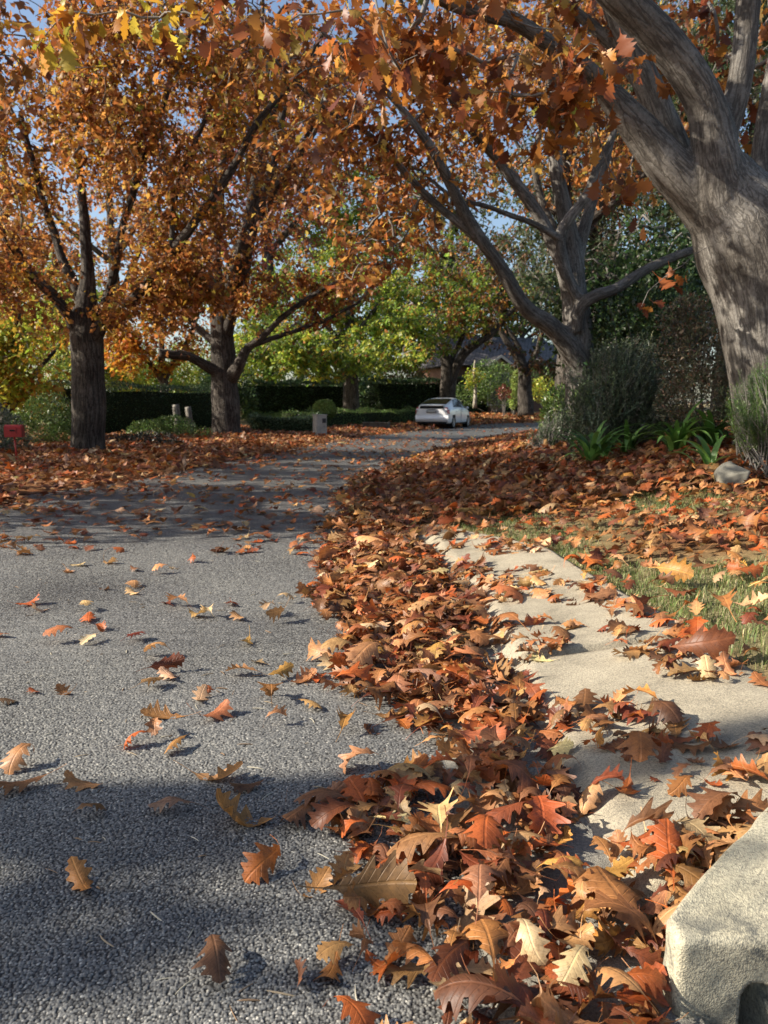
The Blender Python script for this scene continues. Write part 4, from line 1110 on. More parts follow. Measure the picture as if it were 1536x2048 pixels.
def strap_plant(label, px, py, d, n, length, seed, yawr=(0, 6.28)):
    r = np.random.default_rng(seed); b = gp2(px, py); b[2] += .035
    t_ = thing('strappy_plant', label, 'plant', b, 0, 'strap leaved plants on the bank')
    parts = []
    for i in range(n):
        a = r.uniform(*yawr); L = 1.5 * length * r.uniform(.6, 1.15); w = .026 * r.uniform(.8, 1.25); rise = r.uniform(.85, 1.5); arch = r.uniform(1.1, 2.3)
        t = np.linspace(0, 1, 12); ang = rise - arch * t ** 1.4
        ds = L / 11; x = np.concatenate([[0], np.cumsum(np.cos(ang[:-1]) * ds)]); z = np.concatenate([[0], np.cumsum(np.sin(ang[:-1]) * ds)])
        wv = w * np.clip(1.15 - t ** 3 * 1.1, .04, 1) * np.clip(.5 + 3 * t, 0, 1)
        P = np.zeros((12, 3, 3)); u = np.array([math.cos(a), math.sin(a), 0]); s_ = np.array([-math.sin(a), math.cos(a), 0])
        o = np.array([r.normal(0, .03), r.normal(0, .03), 0])
        for j, k in enumerate((-1, 0, 1)): P[:, j] = o + x[:, None] * u + s_ * (k * wv)[:, None]; P[:, j, 2] = np.maximum(z + (.35 * wv if k else 0), .006)
        c = np.array([(.07, .16, .03), (.10, .22, .04), (.15, .28, .06)][r.integers(3)]) * r.uniform(.8, 1.3)
        cc = np.ones((36, 4)); cc[:, :3] = c
        parts.append((P.reshape(-1, 3), grid_faces(12, 3), {'col': cc}))
    v, f, a = join(parts); link('foliage', mesh_np('foliage', v, f, M_GREEN, a), t_)
    # a short bulb-like neck where the leaves meet
    v, f, a = tube(np.array([[0, 0, -.02], [0, 0, .02], [0, 0, .05]]), [.03, .035, .012], 8); link('stem', mesh_np('stem', v, quads_to_mesh_parts(f), M_TWIG, a), t_)


strap_plant('broad clump of strappy green leaves in front of the grey green shrub', 1185, 938, 7.6, 38, .44, 91)
strap_plant('small tuft of strappy leaves right behind the broad clump', 1255, 915, 8.0, 18, .34, 92)
strap_plant('strappy plant with long pale arching leaves below the brown shrub', 1350, 915, 7.4, 38, .46, 93)
strap_plant('upright strappy plant close to the huge oak trunk', 1420, 905, 7.2, 28, .46, 94)
strap_plant('sparse strappy plant with few leaves just above the grey rock', 1415, 945, 6.5, 8, .30, 95)


def hedge(label, a, b, h, depth, n, size, pal, seed, group=None, topn=.35):
    """a clipped hedge from a to b (x, y), leaves all over a solid dark body"""
    r = np.random.default_rng(seed); a = np.array(a, float); b = np.array(b, float); L = np.linalg.norm(b - a); u = (b - a) / L; w = np.array([-u[1], u[0]])
    zb = float(surf(*a)) ; t_ = thing('hedge', label, 'hedge', (a[0], a[1], zb), 0, group)
    s_ = r.random(n) * L; face = r.random(n); q = np.zeros((n, 3)); nn = np.zeros((n, 3))
    top = face < topn; q[:, 0] = s_
    q[:, 1] = np.where(top, r.uniform(-.5, .5, n) * depth, np.where(r.random(n) < .8, np.sign(r.random(n) - .5) * .5 * depth, r.uniform(-.5, .5, n) * depth))
    q[:, 2] = np.where(top, h, r.random(n) * h); nn[:, 2] = top; nn[:, 1] = np.where(top, 0, np.sign(q[:, 1]))
    ends = r.random(n) < depth / (L + depth) * .6; q[ends, 0] = np.where(r.random(ends.sum()) < .5, 0, L); q[ends, 1] = r.uniform(-.5, .5, ends.sum()) * depth; q[ends, 2] = r.random(ends.sum()) * h
    q += r.normal(0, .035, (n, 3)) + .09 * wob(q[:, 0], q[:, 1], q[:, 2], 2)[:, None]
    wx = a[0] + u[0] * q[:, 0] + w[0] * q[:, 1]; wy = a[1] + u[1] * q[:, 0] + w[1] * q[:, 1]
    p = np.stack([wx, wy, surf(wx, wy) + np.maximum(q[:, 2], .02)], 1)
    sz = size * np.exp(r.normal(0, .25, n)); 
    nw = np.stack([w[0] * nn[:, 1], w[1] * nn[:, 1], nn[:, 2]], 1)
    yaw = np.arctan2(nw[:, 1], nw[:, 0]) + r.normal(0, 1, n); pitch = nw[:, 2] * .9 + r.normal(0, .5, n)
    loc = leaves_local('oval', n, sz, r.normal(0, .8, n), r.normal(-.3, .5, n), np.zeros(n), r.normal(0, .3, n), r)
    pts = np.einsum('nij,nvj->nvi', rotmat(yaw, pitch, r.normal(0, .9, n)), loc) + (p - np.array([a[0], a[1], zb]))[:, None]
    v, f, at2 = pack('oval', pts, pick(pal, n, r, .3)); link('foliage', mesh_np('foliage', v, f, M_GREEN, at2, smooth=False), t_)
    # solid near-black core box in place of inner twigs
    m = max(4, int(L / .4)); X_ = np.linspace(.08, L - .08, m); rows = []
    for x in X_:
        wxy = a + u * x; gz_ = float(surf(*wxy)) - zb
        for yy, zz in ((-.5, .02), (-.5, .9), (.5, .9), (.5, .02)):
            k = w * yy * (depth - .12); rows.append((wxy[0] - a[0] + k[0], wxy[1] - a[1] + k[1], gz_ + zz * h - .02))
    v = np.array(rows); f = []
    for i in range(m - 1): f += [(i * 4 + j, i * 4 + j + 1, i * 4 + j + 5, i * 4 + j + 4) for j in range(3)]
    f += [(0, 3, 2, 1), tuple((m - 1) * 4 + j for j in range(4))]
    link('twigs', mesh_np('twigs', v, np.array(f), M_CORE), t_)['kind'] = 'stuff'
    return t_


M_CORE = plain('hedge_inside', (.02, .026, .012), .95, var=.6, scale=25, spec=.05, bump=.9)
def xy(px, py, d): return tuple(at(px, py, d)[:2])


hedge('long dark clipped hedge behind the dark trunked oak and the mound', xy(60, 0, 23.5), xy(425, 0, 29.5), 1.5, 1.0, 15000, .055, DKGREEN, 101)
hedge('low clipped hedge beside the pale letterbox pillar', xy(482, 0, 27.0), xy(632, 0, 28.2), .62, .55, 7000, .05, [((.075, .12, .05), 4), ((.12, .17, .08), 3)], 102, topn=.25)
hedge('low box hedge running past the maple trunk', xy(560, 0, 31), xy(836, 0, 44.5), .72, .7, 12000, .055, HEDGE, 103)
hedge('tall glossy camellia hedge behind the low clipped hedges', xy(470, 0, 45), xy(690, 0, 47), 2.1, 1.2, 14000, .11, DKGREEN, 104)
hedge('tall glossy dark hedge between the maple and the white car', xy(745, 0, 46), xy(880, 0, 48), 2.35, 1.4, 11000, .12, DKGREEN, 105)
bush('round_bush', 'round clipped light green bush above the low hedge', gp(648, 840, 34), [E(649, 820, 34, 24, 21, .5)], 5200, .06, [((.13, .19, .04), 3), ((.20, .26, .06), 3)], 106, cat='bush', lump=.02)
bush('garden_shrub', 'sunlit green shrub between the red letterbox and the dark trunked oak', gp(100, 915, 18), [E(100, 850, 18, 62, 60, .7), E(60, 870, 18.3, 50, 50, .6), E(140, 880, 18, 40, 40, .5)], 11000, .055, HEDGE + [((.16, .22, .05), 3)], 107)
bush('garden_shrub', 'pale spotted shrub behind the post of the red letterbox', gp(15, 930, 14.8), [E(10, 880, 14.8, 46, 55, .5), E(-30, 860, 15, 50, 70, .6)], 6000, .05, GREYG + [((.26, .28, .2), 2)], 108)
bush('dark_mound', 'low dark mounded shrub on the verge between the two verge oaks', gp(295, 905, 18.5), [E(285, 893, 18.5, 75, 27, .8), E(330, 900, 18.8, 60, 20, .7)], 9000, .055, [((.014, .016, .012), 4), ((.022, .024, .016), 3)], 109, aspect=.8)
bush('garden_shrub', 'loose green shrub beside the two grey stumps', gp(330, 880, 22.5), [E(300, 862, 22.5, 45, 22, .6), E(370, 868, 22.5, 50, 20, .6), E(345, 850, 23, 40, 20, .6)], 6000, .06, HEDGE, 110)
bush('garden_shrub', 'bright low shrub at the foot of the camellia hedge', gp(520, 842, 40), [E(505, 832, 40, 26, 12, .6), E(545, 835, 40, 24, 10, .6)], 2600, .08, HEDGE + [((.2, .26, .06), 3)], 111)
bush('column_shrub', 'narrow sunlit lime green column shrub by the road bend', gp(1030, 815, 52), [E(1032, 762, 52, 9, 20, .4), E(1028, 795, 52, 11, 22, .45)], 2600, .12, [((.30, .36, .10), 3), ((.22, .30, .07), 3)], 112)
bush('garden_shrub', 'yellow green bush under the dark low branches by the bend', gp(1095, 815, 52), [E(1095, 780, 52, 38, 26, .9), E(1130, 785, 51, 30, 22, .8)], 4200, .13, LIME, 113)
bush('garden_shrub', 'rounded green shrubs below the tiled house roof', gp(985, 815, 54), [E(1000, 755, 55, 40, 28, 1.2), E(960, 770, 54, 30, 28, 1), E(940, 790, 54, 40, 22, 1), E(1000, 790, 54, 34, 26, 1), E(975, 738, 56, 30, 20, 1), E(1075, 765, 57, 34, 34, 1.2)], 7000, .14, HEDGE + [((.12, .16, .05), 2)], 114)
bush('red_shrub', 'small sparse red leaved shrub left of the lime column'.replace('left of', 'next to'), gp(1008, 818, 51), [E(1008, 785, 51, 14, 14, .4)], 260, .16, [((.30, .11, .07), 1), ((.22, .07, .05), 1)], 115, stems=6)
for lb, px, d, w_, h_, pal_, sd in (('bulky sunlit green shrub past the far end of the long hedge', 300, 42, 75, 42, GREEN, 141), ('tall mixed green shrub behind the sawn limb of the oak', 400, 48, 70, 46, LIME, 142), ('broad mid green shrub rising over the camellia hedge', 500, 56, 90, 44, GREEN, 143),
                           ('pale green shrub over the camellia hedge near the maple', 620, 58, 70, 46, GREEN, 144), ('deep green shrub standing behind the maple trunk', 720, 60, 70, 46, HEDGE, 145), ('rusty green shrub over the tall dark hedge', 810, 58, 70, 46, [((.12, .13, .03), 3), ((.2, .09, .03), 2)], 146),
                           ('green shrub behind the yellow leaved tree', 90, 30, 110, 60, GREEN, 147), ('olive shrub above the long hedge beside the dark trunk', 240, 38, 80, 48, LIME, 148), ('dim green shrub between the hedges behind the letterbox pillar', 700, 52, 90, 36, DKGREEN, 149), ('tall yellow green shrub glowing between the two verge oaks', 300, 47, 90, 60, LIME, 151), ('tall leafy green shrub behind the sawn limb and the stumps', 385, 52, 90, 66, GREEN, 152), ('dim shrub at the far end of the long dark hedge', 445, 40, 70, 36, DKGREEN, 150)):
    m_ = w_ * d / F
    bush('garden_shrub', lb, gp(px, 820, d), [E(px, 790, d, w_ * .8, h_, m_ * .6), E(px - w_ * .4, 800, d + .5, w_ * .5, h_ * .7, m_ * .5), E(px + w_ * .45, 798, d - .3, w_ * .5, h_ * .75, m_ * .5), E(px, 790 - h_ * 1.05, d, w_ * .6, h_ * .6, m_ * .4)], 5200, .0042 * d, pal_, sd, lump=.3)
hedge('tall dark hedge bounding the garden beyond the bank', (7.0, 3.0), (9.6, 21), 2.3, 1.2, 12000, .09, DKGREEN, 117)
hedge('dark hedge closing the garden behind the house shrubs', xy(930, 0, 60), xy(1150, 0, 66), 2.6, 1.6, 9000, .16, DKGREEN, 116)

yt = Tree('young_tree', 'slender pale stemmed young tree beside the front of the white car', tuple(gp(950, 812, 50)), None, 117)
yt.limb(limb_px([(949, 816, 50, 4), (951, 780, 50, 3.2), (948, 750, 50, 2.6), (950, 720, 50, 1.5)], .3))
M_PALEBARK = bark_material('pale_bark', (.2, .18, .15), (.36, .33, .28), (.5, .47, .4), 20)
yt.trunk_mesh(M_PALEBARK, None, 0, 8)
yt.twigs(blob_points([E(948, 750, 50, 24, 16, .6), E(940, 765, 50, 16, 12, .5)], 50, yt.r), .3); yt.twig_mesh(.006); yt.crown(7, .18, LIME, 'lo', .25)

# two grey stumps
M_STUMP = bark_material('weathered_wood', (.06, .055, .05), (.2, .19, .17), (.34, .32, .29), 14)
for label, px, py, d, r_, h in (('taller grey weathered stump leaning among the low shrubs', 356, 872, 23.4, 8, 62), ('shorter grey stump standing beside the taller stump', 380, 868, 23.8, 7, 56)):
    b = gp(px, py, d); q = np.array([(b[0], b[1], b[2] - .05, r_ * d / F * 1.15), (b[0] + .02, b[1], b[2] + .3, r_ * d / F), (b[0] - .03, b[1], b[2] + h * d / F, r_ * d / F * .85)])
    c = crom(q, .08); v, f, a = tube(c[:, :3] - b, c[:, 3], 12); v = v + .012 * np.stack([wob(v[:, 0] * 9, v[:, 1] * 9, v[:, 2] * 2 + k, 1) for k in range(3)], 1)
    so_ = link('stump', mesh_np('stump', v, quads_to_mesh_parts(f), M_STUMP, a)); so_.location = b; tag(so_, label, 'stump', 'grey stumps')

# ------------------------------------------------------------------ the red letterbox
M_RED = plain('red_paint', (.36, .022, .018), .45, var=.18, scale=14, spec=.5)
M_REDD = plain('dark_red_paint', (.22, .015, .012), .5, var=.2, scale=20)
M_METAL = plain('grey_metal', (.30, .30, .30), .45, .8)
M_BLACK = plain('black_rubber', (.014, .014, .015), .7, spec=.3)
b = gp(33, 942, 12.0); zt = at(33, 874, 12.0)[2] - b[2]
mbx = thing('letterbox', 'red metal letterbox with a rounded top on a thin red post', 'letterbox', b, R(12))
c, rr = np.array([[0.02, 0, -.1], [.01, 0, .25], [0, 0, zt]]), [.014, .014, .014]
v, f, a = tube(c, rr, 10); link('post', mesh_np('post', v, quads_to_mesh_parts(f), M_RED, a), mbx)
prof = [(-.085, zt), (.085, zt), (.085, zt + .115)] + [(.085 * math.cos(t), zt + .115 + .075 * math.sin(t)) for t in np.linspace(.2, math.pi - .2, 9)] + [(-.085, zt + .115)]
MB().prism(prof, -.125, .125, 0).build('box', M_RED, mbx, bevel=.004)
MB().prism([(y * 1.06, zt + (z - zt) * 1.03 - .002) for y, z in prof], .126, .136, 0).build('door', M_REDD, mbx)
MB().box((-.04, -.093, zt + .09), (.03, -.086, zt + .115)).build('slot', M_BLACK, mbx)
MB().box((.05, -.094, zt + .05), (.06, -.088, zt + .16)).build('flag', M_REDD, mbx)

# ------------------------------------------------------------------ the pale pillar letterbox
M_PIL = concrete_material('rendered_pillar', (.50, .47, .42))
b = gp(640, 879, 25.6); pil = thing('letterbox_pillar', 'pale rendered pillar letterbox with a dark metal slot plate beside the low hedge', 'letterbox', b, R(28))
MB().box((-.19, -.17, -.05), (.19, .17, .66), .95).build('pillar', M_PIL, pil, bevel=.012)
MB().box((-.20, -.18, .661), (.20, .18, .70)).build('cap', M_PIL, pil, bevel=.01)
MB().box((.02, -.181, .42), (.15, -.163, .57)).build('plate', plain('dark_plate', (.09, .09, .095), .5, .5), pil)
for zz in (.455, .495, .535): MB().box((.035, -.187, zz), (.135, -.180, zz + .016)).build('slot', M_BLACK, pil)
MB().box((.055, -.174, .27), (.075, -.160, .33)).build('number', M_METAL, pil)
MB().box((.09, -.174, .27), (.11, -.160, .33)).build('number', M_METAL, pil)
b = gp(753, 868, 33); bb = thing('timber_bench', 'low dark weathered box on the lawn behind the white car', 'planter box', b, R(-15))
MB().box((-.55, -.2, .0), (.55, .2, .28)).build('body', plain('old_timber', (.07, .065, .055), .9, var=.4, scale=8, bump=.5), bb, bevel=.01)
MB().box((-.58, -.23, .281), (.58, .23, .32)).build('rim', plain('old_timber_rim', (.12, .11, .09), .9, var=.3, scale=8), bb, bevel=.01)
bb.name = 'planter_box'
# ------------------------------------------------------------------ the house past the bend
def roof_tile_material():
    m, n, l, b_, _ = new_mat('roof_tiles')
    tc = n.new('ShaderNodeTexCoord'); br = nd(n, 'ShaderNodeTexBrick', Scale=1.0)
    br.inputs['Brick Width'].default_value = .3; br.inputs['Row Height'].default_value = .28; br.inputs['Mortar Size'].default_value = .02
    br.inputs['Color1'].default_value = (.085, .08, .085, 1); br.inputs['Color2'].default_value = (.14, .13, .135, 1); br.inputs['Mortar'].default_value = (.02, .02, .02, 1)
    l.new(tc.outputs['UV'], br.inputs['Vector']); mp = nd(n, 'ShaderNodeAttribute', attribute_name='luv'); l.new(mp.outputs['Vector'], br.inputs['Vector'])
    l.new(br.outputs['Color'], b_.inputs['Base Color']); bp = nd(n, 'ShaderNodeBump', Strength=1.0, Distance=.05); l.new(br.outputs['Fac'], bp.inputs['Height']); bp.invert = True
    l.new(bp.outputs[0], b_.inputs['Normal']); b_.inputs['Roughness'].default_value = .8
    return m


M_TILE = roof_tile_material()
M_BRICK = plain('brown_brick', (.14, .075, .05), .9, var=.3, scale=6, bump=.4)
M_GABLE = plain('gable_shingles', (.42, .36, .30), .85, var=.25, scale=7, bump=.5)
M_TRIM = plain('white_trim', (.46, .43, .38), .6)
M_GLASS = plain('window_glass', (.02, .024, .028), .08, spec=.6)


def house(label, c, rz, w, dp, eave, ridge, gable_w, gable_x):
    h = thing('house', label, 'house', c, rz)
    MB().box((-w / 2, -dp / 2, -.3), (w / 2, dp / 2, eave - .02)).build('wall', M_BRICK, h)
    ov = .5
    def plane(pts, name='roof'):
        p = np.array(pts, float); t = .12
        n = np.cross(p[1] - p[0], p[2] - p[0]); n /= np.linalg.norm(n)
        if n[2] < 0: n = -n
        v = np.vstack([p, p + n * t]); k = len(p)
        uax = p[1] - p[0]; uax /= np.linalg.norm(uax); vax = np.cross(n, uax)
        luv = np.stack([v @ uax, v @ vax, 0 * v[:, 0]], 1)
        fs = [np.array([list(range(k))[::-1]]), np.array([list(range(k, 2 * k))]), np.array([[i, (i + 1) % k, k + (i + 1) % k, k + i] for i in range(k)])]
        link(name, mesh_np(name, v, fs, M_TILE, {'luv': luv}, smooth=False), h)
    x0, x1, y0, y1 = -w / 2 - ov, w / 2 + ov, -dp / 2 - ov, dp / 2 + ov
    plane([(x0, y0, eave), (x1, y0, eave), (x1 - 1.5, 0, ridge), (x0 + 1.5, 0, ridge)])
    plane([(x1, y1, eave), (x0, y1, eave), (x0 + 1.5, 0, ridge), (x1 - 1.5, 0, ridge)])
    plane([(x1, y0, eave), (x1, y1, eave), (x1 - 1.5, 0, ridge)]); plane([(x0, y1, eave), (x0, y0, eave), (x0 + 1.5, 0, ridge)])
    gy0 = y0 - 1.6; gh = eave + gable_w * .36
    MB().prism([(gable_x - gable_w / 2, eave + .05), (gable_x + gable_w / 2, eave + .05), (gable_x, gh)], gy0 + .4, gy0 + .5, 1).build('gable', M_GABLE, h)
    MB().box((gable_x - gable_w / 2 + .3, gy0 + .45, -.3), (gable_x + gable_w / 2 - .3, y0 + .6, eave)).build('wall', M_BRICK, h)
    for s_ in (-1, 1):
        e = gable_x + s_ * (gable_w / 2 + .35)
        plane([(e, gy0, eave - .1), (e, y0 + 3, eave - .1), (gable_x, y0 + 3, gh + .1), (gable_x, gy0, gh + .1)])
        MB().prism([(e, eave - .16), (e, eave + .06), (gable_x, gh + .24), (gable_x, gh + .03)], gy0 - .05, gy0 - .01, 1).build('barge_board', M_TRIM, h)
    wd = MB().box((gable_x - .9, gy0 + .40, .9), (gable_x + .9, gy0 + .448, eave - .5)).build('window', M_TRIM, h)
    MB().box((gable_x - .8, gy0 + .385, 1.0), (gable_x - .03, gy0 + .398, eave - .6)).build('pane', M_GLASS, wd); MB().box((gable_x + .03, gy0 + .385, 1.0), (gable_x + .8, gy0 + .398, eave - .6)).build('pane', M_GLASS, wd)
    return h


hc = at(985, 800, 66); hz = float(surf(hc[0], hc[1]))
house('brown brick house with a grey tiled roof and a pale shingled gable past the bend', (hc[0], hc[1], hz - .5), R(18), 11, 8, 3.9, 6.5, 1.6, -2.3)

# ------------------------------------------------------------------ the white car
M_WHITE = plain('white_paint', (.74, .75, .76), .28, var=.02, scale=3, spec=.5, coat=.6)
M_CGLASS = plain('car_glass', (.012, .014, .014), .12, spec=.3)
M_TAIL = plain('tail_lamp', (.42, .05, .045), .2, spec=.6, coat=.5)
M_CLEAR = plain('clear_lamp', (.55, .55, .57), .15, spec=.6, coat=.6)
M_RIM = plain('alloy', (.45, .46, .48), .35, .8)
M_PLATE = plain('number_plate', (.42, .42, .38), .5)

st_ = np.array([  # x (rear to front), bottom, belt, roof line, half width low, half width at belt, half width at roof
    [-2.20, .36, .86, 1.06, .70, .74, .60], [-2.16, .27, .88, 1.10, .80, .82, .64], [-2.02, .23, .90, 1.15, .85, .855, .66], [-1.70, .21, .93, 1.235, .862, .862, .67],
    [-1.25, .20, .96, 1.35, .862, .862, .655], [-.75, .19, .965, 1.445, .862, .862, .63], [-.25, .19, .955, 1.488, .862, .862, .615], [.2, .19, .94, 1.478, .862, .862, .615],
    [.65, .19, .925, 1.39, .862, .860, .62], [1.05, .19, .91, 1.19, .862, .855, .66], [1.38, .19, .885, .985, .858, .845, .72], [1.75, .20, .80, .875, .84, .81, .68], [2.05, .22, .68, .75, .78, .73, .58], [2.22, .30, .56, .60, .60, .56, .44]])
NS = 90
xs = np.linspace(st_[0, 0], st_[-1, 0], NS)


def smooth_col(k):
    y = np.interp(xs, st_[:, 0], st_[:, k]); 
    for _ in range(3): y[1:-1] = (y[:-2] + 2 * y[1:-1] + y[2:]) / 4
    return y


SB, SE, SR, WL, WE, WR = [smooth_col(k) for k in range(1, 7)]


def car_section(i, m=26):
    zb, ze, zr, wl, we, wr = SB[i], SE[i], SR[i], WL[i], WE[i], WR[i]
    k = np.array([(0, zb), (wl * .6, zb), (wl * .93, zb + .01), (wl, zb + .10), (wl * 1.0, zb + .25), (we * 1.0, (zb + ze) / 2 + .08), (we * .985, ze - .03), (we * .955, ze),
                  (wr + (we * .955 - wr) * .45, ze + (zr - ze) * .5), (wr, ze + (zr - ze) * .86), (wr * .86, ze + (zr - ze) * .975), (wr * .45, zr), (0, zr + .004)])
    return k


KN = 13
sec = np.array([car_section(i) for i in range(NS)])
car_v = []
for i in range(NS):
    for j in range(KN): car_v.append((xs[i], sec[i, j, 0], sec[i, j, 1]))
    for j in range(KN - 2, 0, -1): car_v.append((xs[i], -sec[i, j, 0], sec[i, j, 1]))
RN = 2 * KN - 2
ff = []
wheels_x = (-1.36, 1.34)
for i in range(NS - 1):
    for j in range(RN):
        jj = j if j < KN else RN - j; ja = min(jj, (j + 1) if j + 1 < KN else RN - j - 1)
        xm = (xs[i] + xs[i + 1]) / 2
        zz = np.mean([car_v[i * RN + j][2], car_v[i * RN + (j + 1) % RN][2]]); yy = abs(np.mean([car_v[i * RN + j][1], car_v[i * RN + (j + 1) % RN][1]]))
        if any((xm - wx) ** 2 + (zz - .30) ** 2 < .345 ** 2 for wx in wheels_x) and yy > .6: continue      # wheel openings
        ff.append((i * RN + j, i * RN + (j + 1) % RN, (i + 1) * RN + (j + 1) % RN, (i + 1) * RN + j))
ff = [np.array(ff)[:, ::-1], np.array([list(range(RN))]), np.array([[(NS - 1) * RN + j for j in range(RN)][::-1]])]
cb = at(884, 858, 36.6); cz = float(z0(cb[1])) + .0
HEAD = R(90 - 21)
car = thing('parked_car', 'white five door hatchback parked at the kerb seen from its rear corner', 'car', (cb[0] + .30, cb[1] + 2.2, cz), HEAD)
bo = link('body', mesh_np('body', np.array(car_v), ff, M_WHITE), car)
ms_ = bo.modifiers.new('sub', 'SUBSURF'); ms_.levels = 1; ms_.render_levels = 1
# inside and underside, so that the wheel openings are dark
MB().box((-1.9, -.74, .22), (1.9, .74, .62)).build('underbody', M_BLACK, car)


def panel(name, i0, i1, r0, r1, mat, side, off=.008, n=16, m=6, shape=None):
    """a glazed panel lying on the body between stations and rows (fractions of the section)"""
    v = []
    for a in np.linspace(0, 1, n):
        for b2 in np.linspace(0, 1, m):
            u0, u1 = (i0, i1) if shape is None else shape(b2)
            x = u0 + (u1 - u0) * a; fi = np.interp(x, xs, np.arange(NS)); i = int(min(fi, NS - 2)); t = fi - i
            fj = r0 + (r1 - r0) * b2; j = int(min(fj, KN - 2)); s_ = fj - j
            p0 = sec[i, j] * (1 - s_) + sec[i, j + 1] * s_; p1 = sec[i + 1, j] * (1 - s_) + sec[i + 1, j + 1] * s_; p = p0 * (1 - t) + p1 * t
            d = sec[i, j + 1] - sec[i, j]; nn = np.array([d[1], -d[0]]); nn /= np.linalg.norm(nn) + 1e-9
            v.append((x, side * (p[0] + off * nn[0]), p[1] + off * nn[1]))
    return link(name, mesh_np(name, np.array(v), grid_faces(n, m), mat), car)


for s_ in (-1, 1):
    panel('side_window', 0, 0, 7.25, 9.05, M_CGLASS, s_, .012, shape=lambda b2: (-1.30 + .42 * b2, -.12 + 0 * b2))
    panel('side_window', 0, 0, 7.25, 9.05, M_CGLASS, s_, .012, shape=lambda b2: (-.06, 1.08 - .50 * b2))
    panel('sill_strip', -1.0, 1.0, 2.2, 2.9, M_BLACK, s_, .006)
for s_ in (-1, 1):
    panel('rear_window', 0, 0, 9.45, 12, M_CGLASS, s_, .012, shape=lambda b2: (-1.98, -.92)); panel('windscreen', 0, 0, 9.45, 12, M_CGLASS, s_, .012, shape=lambda b2: (.52, 1.30))


def rear_plate(name, z0_, z1, w0, w1, mat, x=-2.215, th=.02, y0_=0.0, bow=.06):
    """a panel on the tail, bowed with it"""
    n = 14; v = []
    for xx in (x - th, x + .14):
        for z, w in ((z0_, w0), (z1, w1)):
            for t in np.linspace(-1, 1, n): v.append((xx + bow * abs(t * w + y0_) ** 2, y0_ + t * w, z))
    v = np.array(v); f = [np.stack([np.arange(n - 1), np.arange(1, n), np.arange(1, n) + n, np.arange(n - 1) + n], 1), np.stack([np.arange(n - 1) + n, np.arange(1, n) + n, np.arange(1, n) + 3 * n, np.arange(n - 1) + 3 * n], 1),
                          np.stack([np.arange(1, n), np.arange(n - 1), np.arange(n - 1) + 2 * n, np.arange(1, n) + 2 * n], 1)]
    return link(name, mesh_np(name, v, f, mat, smooth=False), car)


rear_plate('upper_rear_glass', .955, 1.075, .60, .56, M_CGLASS, -2.20)
rear_plate('spoiler', 1.078, 1.115, .63, .60, M_WHITE, -2.22, .05)
rear_plate('bumper', .33, .62, .80, .82, M_WHITE, -2.235, .03, bow=.12)
rear_plate('bumper_base', .24, .328, .70, .76, M_BLACK, -2.20, .02, bow=.12)
rear_plate('number_plate', .76, .86, .18, .18, M_PLATE, -2.24, .008, bow=0)
rear_plate('plate_recess', .74, .895, .25, .27, plain('plate_shade', (.30, .30, .31), .5), -2.228, .006, bow=0)  # raised flat panel; the shade of a recess is put into its grey
rear_plate('boot_handle', .90, .925, .2, .2, M_METAL, -2.23, .02, bow=0)
for s_ in (-1, 1):
    rear_plate('tail_lamp', .70, 1.00, .075, .06, M_TAIL, -2.205, .02, s_ * .715, .12)
    rear_plate('tail_lamp', .80, .95, .045, .04, M_CLEAR, -2.21, .03, s_ * .72, .12)
    panel('lamp_side', -2.19, -2.02, 5.2, 6.9, M_TAIL, s_, .012)
    w_ = MB(); w_.box((.72, s_ * .86 - .02, .93), (.86, s_ * .86 + s_ * .17 + .02, 1.06), .85).build('mirror', M_WHITE, car, True, .03)
    for hx in (-.95, .05): MB().box((hx, s_ * .866 - .012, .79), (hx + .2, s_ * .866 + .012, .825)).build('door_handle', M_WHITE, car, True, .008)
    for dx in (-.09,): MB().box((dx - .006, s_ * .867 - .004, .34), (dx + .006, s_ * .867 + .004, .93)).build('door_seam', M_BLACK, car)
    for wx in wheels_x:
        wh = thing('wheel', None, None); wh.parent = car; wh.location = (wx, s_ * .765, .305)
        MB().rev([(.21, -.095), (.285, -.095), (.303, -.06), (.303, .06), (.285, .095), (.21, .095)], (0, 0, 0)).build('tyre', M_BLACK, wh, True)
        rim = MB().rev([(.212, .06 * s_), (.212, .085 * s_), (.19, .08 * s_), (.17, .055 * s_), (.001, .05 * s_)], (0, 0, 0))
        for k in range(7):
            a0 = 2 * math.pi * k / 7
            q = [(r_ * math.cos(a0 + da), r_ * math.sin(a0 + da)) for r_, da in ((.03, -.5), (.2, -.11), (.2, .11), (.03, .5))]
            rim.prism(q, .05 * s_, .092 * s_, 1)
        rim.build('rim', M_RIM, wh)
        MB().rev([(.001, -.08 * s_), (.335, -.08 * s_), (.335, .03 * s_), (.30, .03 * s_), (.001, .02 * s_)], (wx, s_ * .70, .305)).build('wheel_arch', M_BLACK, car)
v, f, a = tube(np.array([(-1.05, 0, 1.39), (-1.16, 0, 1.58)]), [.006, .003], 6); link('antenna', mesh_np('antenna', v, quads_to_mesh_parts(f), M_BLACK, a), car)

